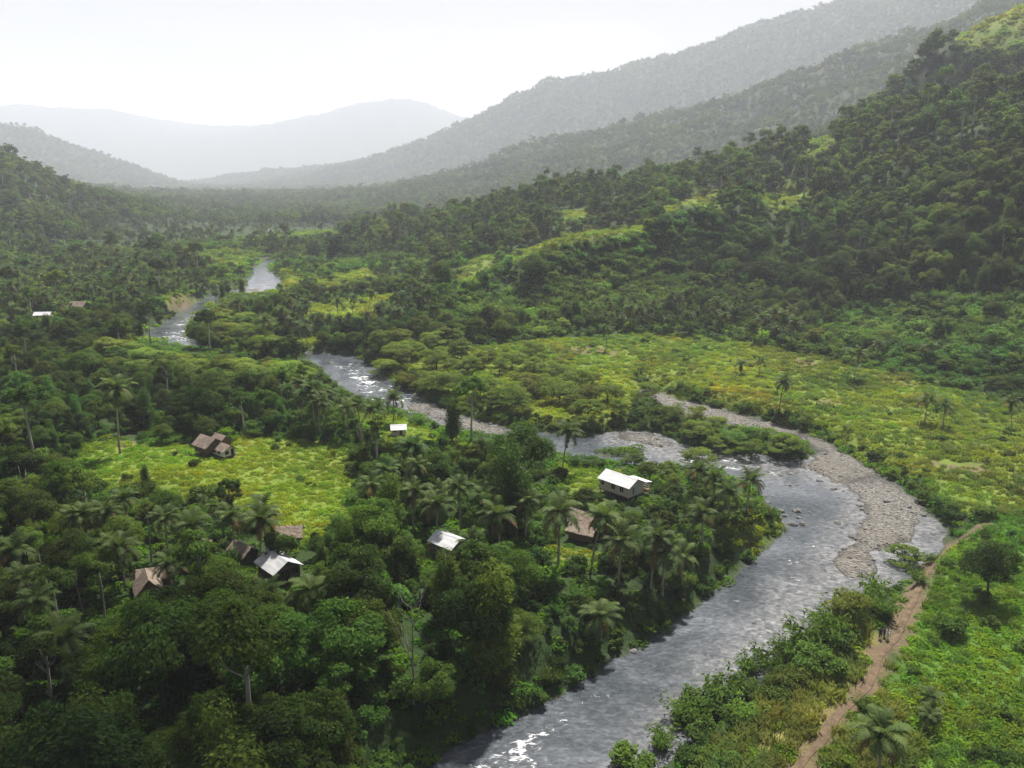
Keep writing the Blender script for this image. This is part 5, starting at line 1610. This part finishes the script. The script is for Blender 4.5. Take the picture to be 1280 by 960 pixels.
def mass(name, protos, cols, label):
    """one object that carries the uncountable rest on its points"""
    x, y, z, s, t, rot, idx = cols
    me = bpy.data.meshes.new(name)
    me.vertices.add(len(x)); me.vertices.foreach_set('co', np.stack([x, y, z], 1).astype(np.float32).ravel())
    for nm_, typ, val, key in (('rot', 'FLOAT_VECTOR', np.stack([0 * rot, 0 * rot, rot], 1), 'vector'), ('scl', 'FLOAT', s, 'value'), ('pick', 'INT', idx, 'value'), ('tint', 'FLOAT_VECTOR', np.clip(t, .05, 3), 'vector')):
        a = me.attributes.new(nm_, typ, 'POINT'); a.data.foreach_set(key, np.asarray(val, np.int32 if typ == 'INT' else np.float32).ravel())
    o = link(name, me); tag(o, label, kind='stuff')
    ng = bpy.data.node_groups.new(name + ' spread', 'GeometryNodeTree')
    ng.interface.new_socket('Geometry', in_out='INPUT', socket_type='NodeSocketGeometry'); ng.interface.new_socket('Geometry', in_out='OUTPUT', socket_type='NodeSocketGeometry')
    nd, ln = ng.nodes, ng.links
    gi = nd.new('NodeGroupInput'); go = nd.new('NodeGroupOutput')
    iop = nd.new('GeometryNodeInstanceOnPoints'); iop.inputs['Pick Instance'].default_value = True
    jn = nd.new('GeometryNodeJoinGeometry')
    for p in protos[::-1]:
        oi = nd.new('GeometryNodeObjectInfo'); oi.inputs['Object'].default_value = p; oi.inputs['As Instance'].default_value = False
        gti = nd.new('GeometryNodeGeometryToInstance'); ln.new(oi.outputs['Geometry'], gti.inputs[0]); ln.new(gti.outputs[0], jn.inputs[0])

    def attr(n_, typ):
        a = nd.new('GeometryNodeInputNamedAttribute'); a.data_type = typ; a.inputs['Name'].default_value = n_
        return a.outputs['Attribute']
    e2r = nd.new('FunctionNodeEulerToRotation'); ln.new(attr('rot', 'FLOAT_VECTOR'), e2r.inputs[0])
    ln.new(gi.outputs[0], iop.inputs['Points']); ln.new(jn.outputs[0], iop.inputs['Instance']); ln.new(attr('pick', 'INT'), iop.inputs['Instance Index'])
    ln.new(e2r.outputs[0], iop.inputs['Rotation']); ln.new(attr('scl', 'FLOAT'), iop.inputs['Scale'])
    ln.new(iop.outputs[0], go.inputs[0])
    md = o.modifiers.new('spread', 'NODES'); md.node_group = ng
    return o


def merge(kinds, rests):
    protos = []; cols = [[] for _ in range(7)]; off = 0
    for kd, a in zip(kinds, rests):
        if a is None or len(a[0]) == 0: continue
        protos += [k.mass for k in K[kd]]
        for i in range(7): cols[i].append(a[i] if i < 6 else a[i] + off)
        off += len(K[kd])
    return protos, [np.concatenate(c) for c in cols]


mass('forest', *merge(('jungle', 'tall', 'mid', 'midtall', 'far', 'flat'), (rest_jungle, rest_tall, PL.of('mid'), PL.of('midtall'), PL.of('far'), rest_flat)), 'dense rain forest over slopes and valley')
mass('palm_mass', *merge(('palm',), (rest_palm,)), 'far off palms merging into one mass')
mass('undergrowth', *merge(('shrub',), (rest_shrub,)), 'dense shrubby undergrowth below trees and on slopes')
mass('ground_cover', *merge(('tuft',), (PL.of('tuft'),)), 'bright low leafy plants over the meadows')
mass('grass', *merge(('grass',), (PL.of('grass'),)), 'yellowish tall grass by the footpath and on the meadow')

# ------------------------------------------------------------------ stones
ROCKS = []
for i in range(5):
    bm = bmesh.new(); bmesh.ops.create_icosphere(bm, subdivisions=2, radius=1)
    rr_ = np.random.default_rng(300 + i); off = rr_.uniform(0, 50, 3)
    sx, sy, sz = rr_.uniform(.8, 1.25), rr_.uniform(.7, 1.0), rr_.uniform(.5, .75)
    for v in bm.verts:
        c = v.co; d = 1 + .35 * float(perlin(c.x * 1.1 + off[0], c.y * 1.1 + c.z * .9 + off[1])) + .2 * float(perlin(c.x * 2.3 + off[1], c.y * 2.1 - c.z * 1.7 + off[2]))
        v.co = Vector((c.x * d * sx, c.y * d * sy, c.z * d * sz))
    me = bpy.data.meshes.new('boulder'); bm.to_mesh(me); bm.free(); me.materials.append(M_ROCK)
    ROCKS.append(me)
r5 = np.random.default_rng(31)
BP = [(1025, 601, .95), (1041, 611, 1.0), (1047, 654, .9), (996, 639, 1.05), (990, 656, 1.0), (1004, 656, .9), (1031, 569, .8), (1074, 632, .9), (1064, 671, .8), (997, 606, .7), (975, 639, .9), (982, 645, .8), (998, 647, .7), (1054, 614, .5), (1048, 622, .5), (960, 628, .7), (989, 607, .6), (1012, 640, .45),
      (905, 583, .7), (930, 590, .7), (880, 575, .8), (870, 568, .8), (850, 565, .8), (940, 585, .7), (960, 590, .6), (915, 575, .7), (895, 568, .7), (950, 600, .6), (988, 592, .7), (1010, 596, .6), (450, 488, .8), (470, 478, .8), (455, 480, .7), (480, 490, .7)]
spots = [(p[0], p[1], p[2], True) for p in BP]
q = MAIN
bx_, by_ = jgrid(q[:, 0].min(), q[:, 0].max(), 60, 330, 3.1, r5)
bz, bsd, bg, bsp = height(bx_, by_, True)
rf = multi_sd([RIFFLE, SHALLOW], bx_, by_)
pr_ = np.where(bg < 0, .10, np.where(rf < 0, .10, .018)) + .25 * ((bsd > -2.2) & (bsd < .3)) * (bx_ < 40)
kk = (bsd < .3) & (r5.uniform(0, 1, len(bx_)) < pr_) & in_view(bx_, by_, bz, -8, -8, -8)
cand = np.where(kk)[0]
cand = cand[np.argsort(np.hypot(bx_[cand], by_[cand]))][:230]
blist = []
for px, py, s, _ in spots:
    g = on_water(px, py); blist.append((g[0], g[1], max(float(zw(g[1])) - .12, float(height([g[0]], [g[1]])[0])), s))
for i in cand:
    blist.append((bx_[i], by_[i], max(bz[i], float(zw(by_[i])) - .25), float(r5.uniform(.32, .75) * (1 + .3 * (by_[i] > 200)))))
PB = []
for x_, y_, z_, s_ in blist:
    o = link('boulder', ROCKS[r5.integers(5)]); o.location = (x_, y_, z_); o.rotation_euler = (r5.uniform(-.3, .3), r5.uniform(-.3, .3), r5.uniform(0, 6.28)); o.scale = (s_,) * 3
    o["category"] = 'boulder'; o["group"] = 'boulders in the river bed'
    px, py = project(x_, y_, z_)
    PB.append((o, ('large' if s_ > .78 else 'mid sized' if s_ > .5 else 'small') + ' dark grey river', 'boulder', float(px), float(py)))
PLACED.clear(); PLACED.extend(PB)
MARKS[:] = [('the leafy point in the bend', 965, 640), ('the grey gravel bar', 1080, 650), ('the side channel', 920, 522), ('the stony riffle', 890, 574), ('the upper gravel channel', 580, 525), ('the foaming bend upstream', 450, 475), ('the bottom rapids', 640, 920), ('the dark river bank', 740, 830),
            ('the near bank bushes', 900, 840), ('the still middle reach', 930, 750), ('the white pool by the path', 1150, 680), ('the pool under the island', 780, 565), ('the tip of the island', 1015, 575)]
write_labels()
# cobbles too many to count
cx, cy = jgrid(q[:, 0].min(), q[:, 0].max(), 60, 330, .72, r5)
csd = sdist(q, cx, cy); k1 = csd < -.2; cx, cy = cx[k1], cy[k1]
c_z, c_sd, c_g, c_sp = height(cx, cy, True)
c_rf = multi_sd([RIFFLE, SHALLOW], cx, cy)
k1 = ((c_g < 0) & (r5.uniform(0, 1, len(cx)) < .42 + .5 * (fbm(cx, cy, 14, 2) > .1)) | (c_rf < 0) & (r5.uniform(0, 1, len(cx)) < .22)) & (c_z > zw(cy) - .06) & in_view(cx, cy, c_z, 20, 20, 20)
cx, cy, c_z = cx[k1], cy[k1], c_z[k1]
PEB = []
for i, me in enumerate(ROCKS):
    m2 = me.copy(); m2.materials.clear(); m2.materials.append(M_PEBBLE if i % 2 else M_ROCK); PEB.append(bpy.data.objects.new('cobble', m2))
mass('gravel', PEB, [cx, cy, np.maximum(c_z, zw(cy) - .1), np.exp(r5.normal(-2.05, .48, len(cx))), np.ones((len(cx), 3)), r5.uniform(0, 6.28, len(cx)), r5.integers(0, 5, len(cx))], 'grey cobbles of the gravel bars')

# ------------------------------------------------------------------ air, light, camera
hz = MB(); hz.box((-9500, -500, -4), (9500, 15600, 1420))
m, nt, nd, ln = newmat('valley haze')
pv = nd.new('ShaderNodeVolumePrincipled'); pv.inputs['Color'].default_value = (.76, .80, .935, 1); pv.inputs['Density'].default_value = HAZE = .000145; pv.inputs['Anisotropy'].default_value = 0.0
out = nd.new('ShaderNodeOutputMaterial'); ln.new(pv.outputs[0], out.inputs['Volume'])
o = link('haze', hz.mesh('haze', (m,))); tag(o, 'pale bluish haze filling the valley air', kind='stuff')

SUN_AZ, SUN_EL = 20.0, 57.0       # degrees right of straight ahead, height
sun = bpy.data.lights.new('sun', 'SUN'); sun.energy = 5.0; sun.angle = math.radians(1.8); sun.color = (1, .94, .84)
so_ = bpy.data.objects.new('sun', sun); COL.objects.link(so_)
dr_ = Vector((math.sin(math.radians(SUN_AZ)) * math.cos(math.radians(SUN_EL)), math.cos(math.radians(SUN_AZ)) * math.cos(math.radians(SUN_EL)), math.sin(math.radians(SUN_EL))))
so_.rotation_euler = dr_.to_track_quat('Z', 'Y').to_euler()
# added cumulus out of view, put there to shade the lower left wood
bm = bmesh.new(); rc = np.random.default_rng(77)
sh_c = np.array([-64.0, 66.0, 5.0]); k_ = (1650 - sh_c[2]) / dr_.z
cc = sh_c + np.array(dr_) * k_
for i in range(44):
    a = rc.uniform(-1, 1); b = rc.uniform(-1, 1)
    if a * a + b * b > 1: continue
    mt = Matrix.Translation((a * 76, b * 26, rc.uniform(-6, 14))) @ Matrix.Diagonal((rc.uniform(14, 26), rc.uniform(9, 15), rc.uniform(8, 14), 1))
    bmesh.ops.create_icosphere(bm, subdivisions=3, radius=1, matrix=mt)
for v in bm.verts:
    c_ = v.co; v.co = c_ * (1 + .06 * float(perlin(c_.x / 6, c_.y / 6 + c_.z / 5)))
me = bpy.data.meshes.new('shade_cloud'); bm.to_mesh(me); bm.free(); me.polygons.foreach_set('use_smooth', [True] * len(me.polygons))
m, nt, nd, ln = newmat('cloud white')
df = nd.new('ShaderNodeBsdfDiffuse'); df.inputs[0].default_value = (.9, .9, .9, 1); tr_ = nd.new('ShaderNodeBsdfTranslucent'); tr_.inputs[0].default_value = (.9, .9, .9, 1)
mx = nd.new('ShaderNodeMixShader'); mx.inputs[0].default_value = .5; ln.new(df.outputs[0], mx.inputs[1]); ln.new(tr_.outputs[0], mx.inputs[2]); out = nd.new('ShaderNodeOutputMaterial'); tp = nd.new('ShaderNodeBsdfTransparent'); m2_ = nd.new('ShaderNodeMixShader'); m2_.inputs[0].default_value = .78; ln.new(mx.outputs[0], m2_.inputs[1]); ln.new(tp.outputs[0], m2_.inputs[2]); ln.new(m2_.outputs[0], out.inputs[0])
me.materials.append(m); o = link('shade_cloud', me); o.location = cc; o.rotation_euler = (0, 0, math.radians(-20)); tag(o, 'added unseen cumulus that shades the lower left wood', kind='structure')

w = bpy.data.worlds.new('World'); scene.world = w; w.use_nodes = True
nd, ln = w.node_tree.nodes, w.node_tree.links; nd.clear()
sky = nd.new('ShaderNodeTexSky'); sky.sky_type = 'NISHITA'; sky.sun_disc = False
sky.sun_elevation = math.radians(SUN_EL); sky.sun_rotation = math.radians(SUN_AZ); sky.dust_density = 3.0; sky.air_density = 1.2
tc = nd.new('ShaderNodeTexCoord')
mp = nd.new('ShaderNodeMapping'); mp.inputs['Scale'].default_value = (1, 1, 3.5); ln.new(tc.outputs['Generated'], mp.inputs[0])
cn = noise(nd, ln, 3.0, 7, .62, mp.outputs[0], .6)
cl = ramp(nd, ln, cn.outputs[0], [(.36, (3.5, 3.4, 3.45)), (.5, (5.0, 4.7, 4.45)), (.64, (6.5, 6.0, 5.5))])
amt = ramp(nd, ln, cn.outputs[0], [(.25, (.72, .72, .72)), (.55, (.92, .92, .92))])
# the cloud deck is thinnest and brightest towards the sun-side horizon
vd = nd.new('ShaderNodeVectorMath'); vd.operation = 'DOT_PRODUCT'; ln.new(tc.outputs['Generated'], vd.inputs[0]); vd.inputs[1].default_value = Vector((-.06, .96, .27)).normalized()
glow = ramp(nd, ln, vd.outputs['Value'], [(.0, (.13, .135, .145)), (.55, (.195, .2, .21)), (.86, (.32, .318, .31)), (1.0, (.38, .37, .35))])
cl = mixc(nd, ln, 1.0, cl, glow, 'MULTIPLY')
skc = mixc(nd, ln, amt, sky.outputs[0], cl)
bg = nd.new('ShaderNodeBackground'); bg.inputs['Strength'].default_value = .1; ln.new(skc, bg.inputs[0])
wo = nd.new('ShaderNodeOutputWorld'); ln.new(bg.outputs[0], wo.inputs[0])

cam = bpy.data.cameras.new('camera'); cam.sensor_width = 36; cam.lens = 36 * FPX / 1280; cam.clip_start = .5; cam.clip_end = 20000
co = bpy.data.objects.new('camera', cam); COL.objects.link(co)
co.location = (0, 0, CAM_H); co.rotation_euler = (math.radians(90) - PITCH, 0, 0)
scene.camera = co
scene.render.engine = 'CYCLES'
scene.view_settings.view_transform = 'Standard'; scene.view_settings.look = 'None'; scene.view_settings.exposure = 1.6; scene.view_settings.gamma = 1
c = scene.cycles
c.max_bounces = 6; c.diffuse_bounces = 3; c.glossy_bounces = 2; c.transmission_bounces = 4; c.volume_bounces = 2; c.transparent_max_bounces = 16
c.use_denoising = True; c.denoiser = 'OPENIMAGEDENOISE'; c.denoising_input_passes = 'RGB_ALBEDO_NORMAL'
c.caustics_reflective = False; c.caustics_refractive = False
c.sample_clamp_indirect = 6
print('plants', {q[0]: 0 for q in PL.rows}, 'objects', len(bpy.data.objects))
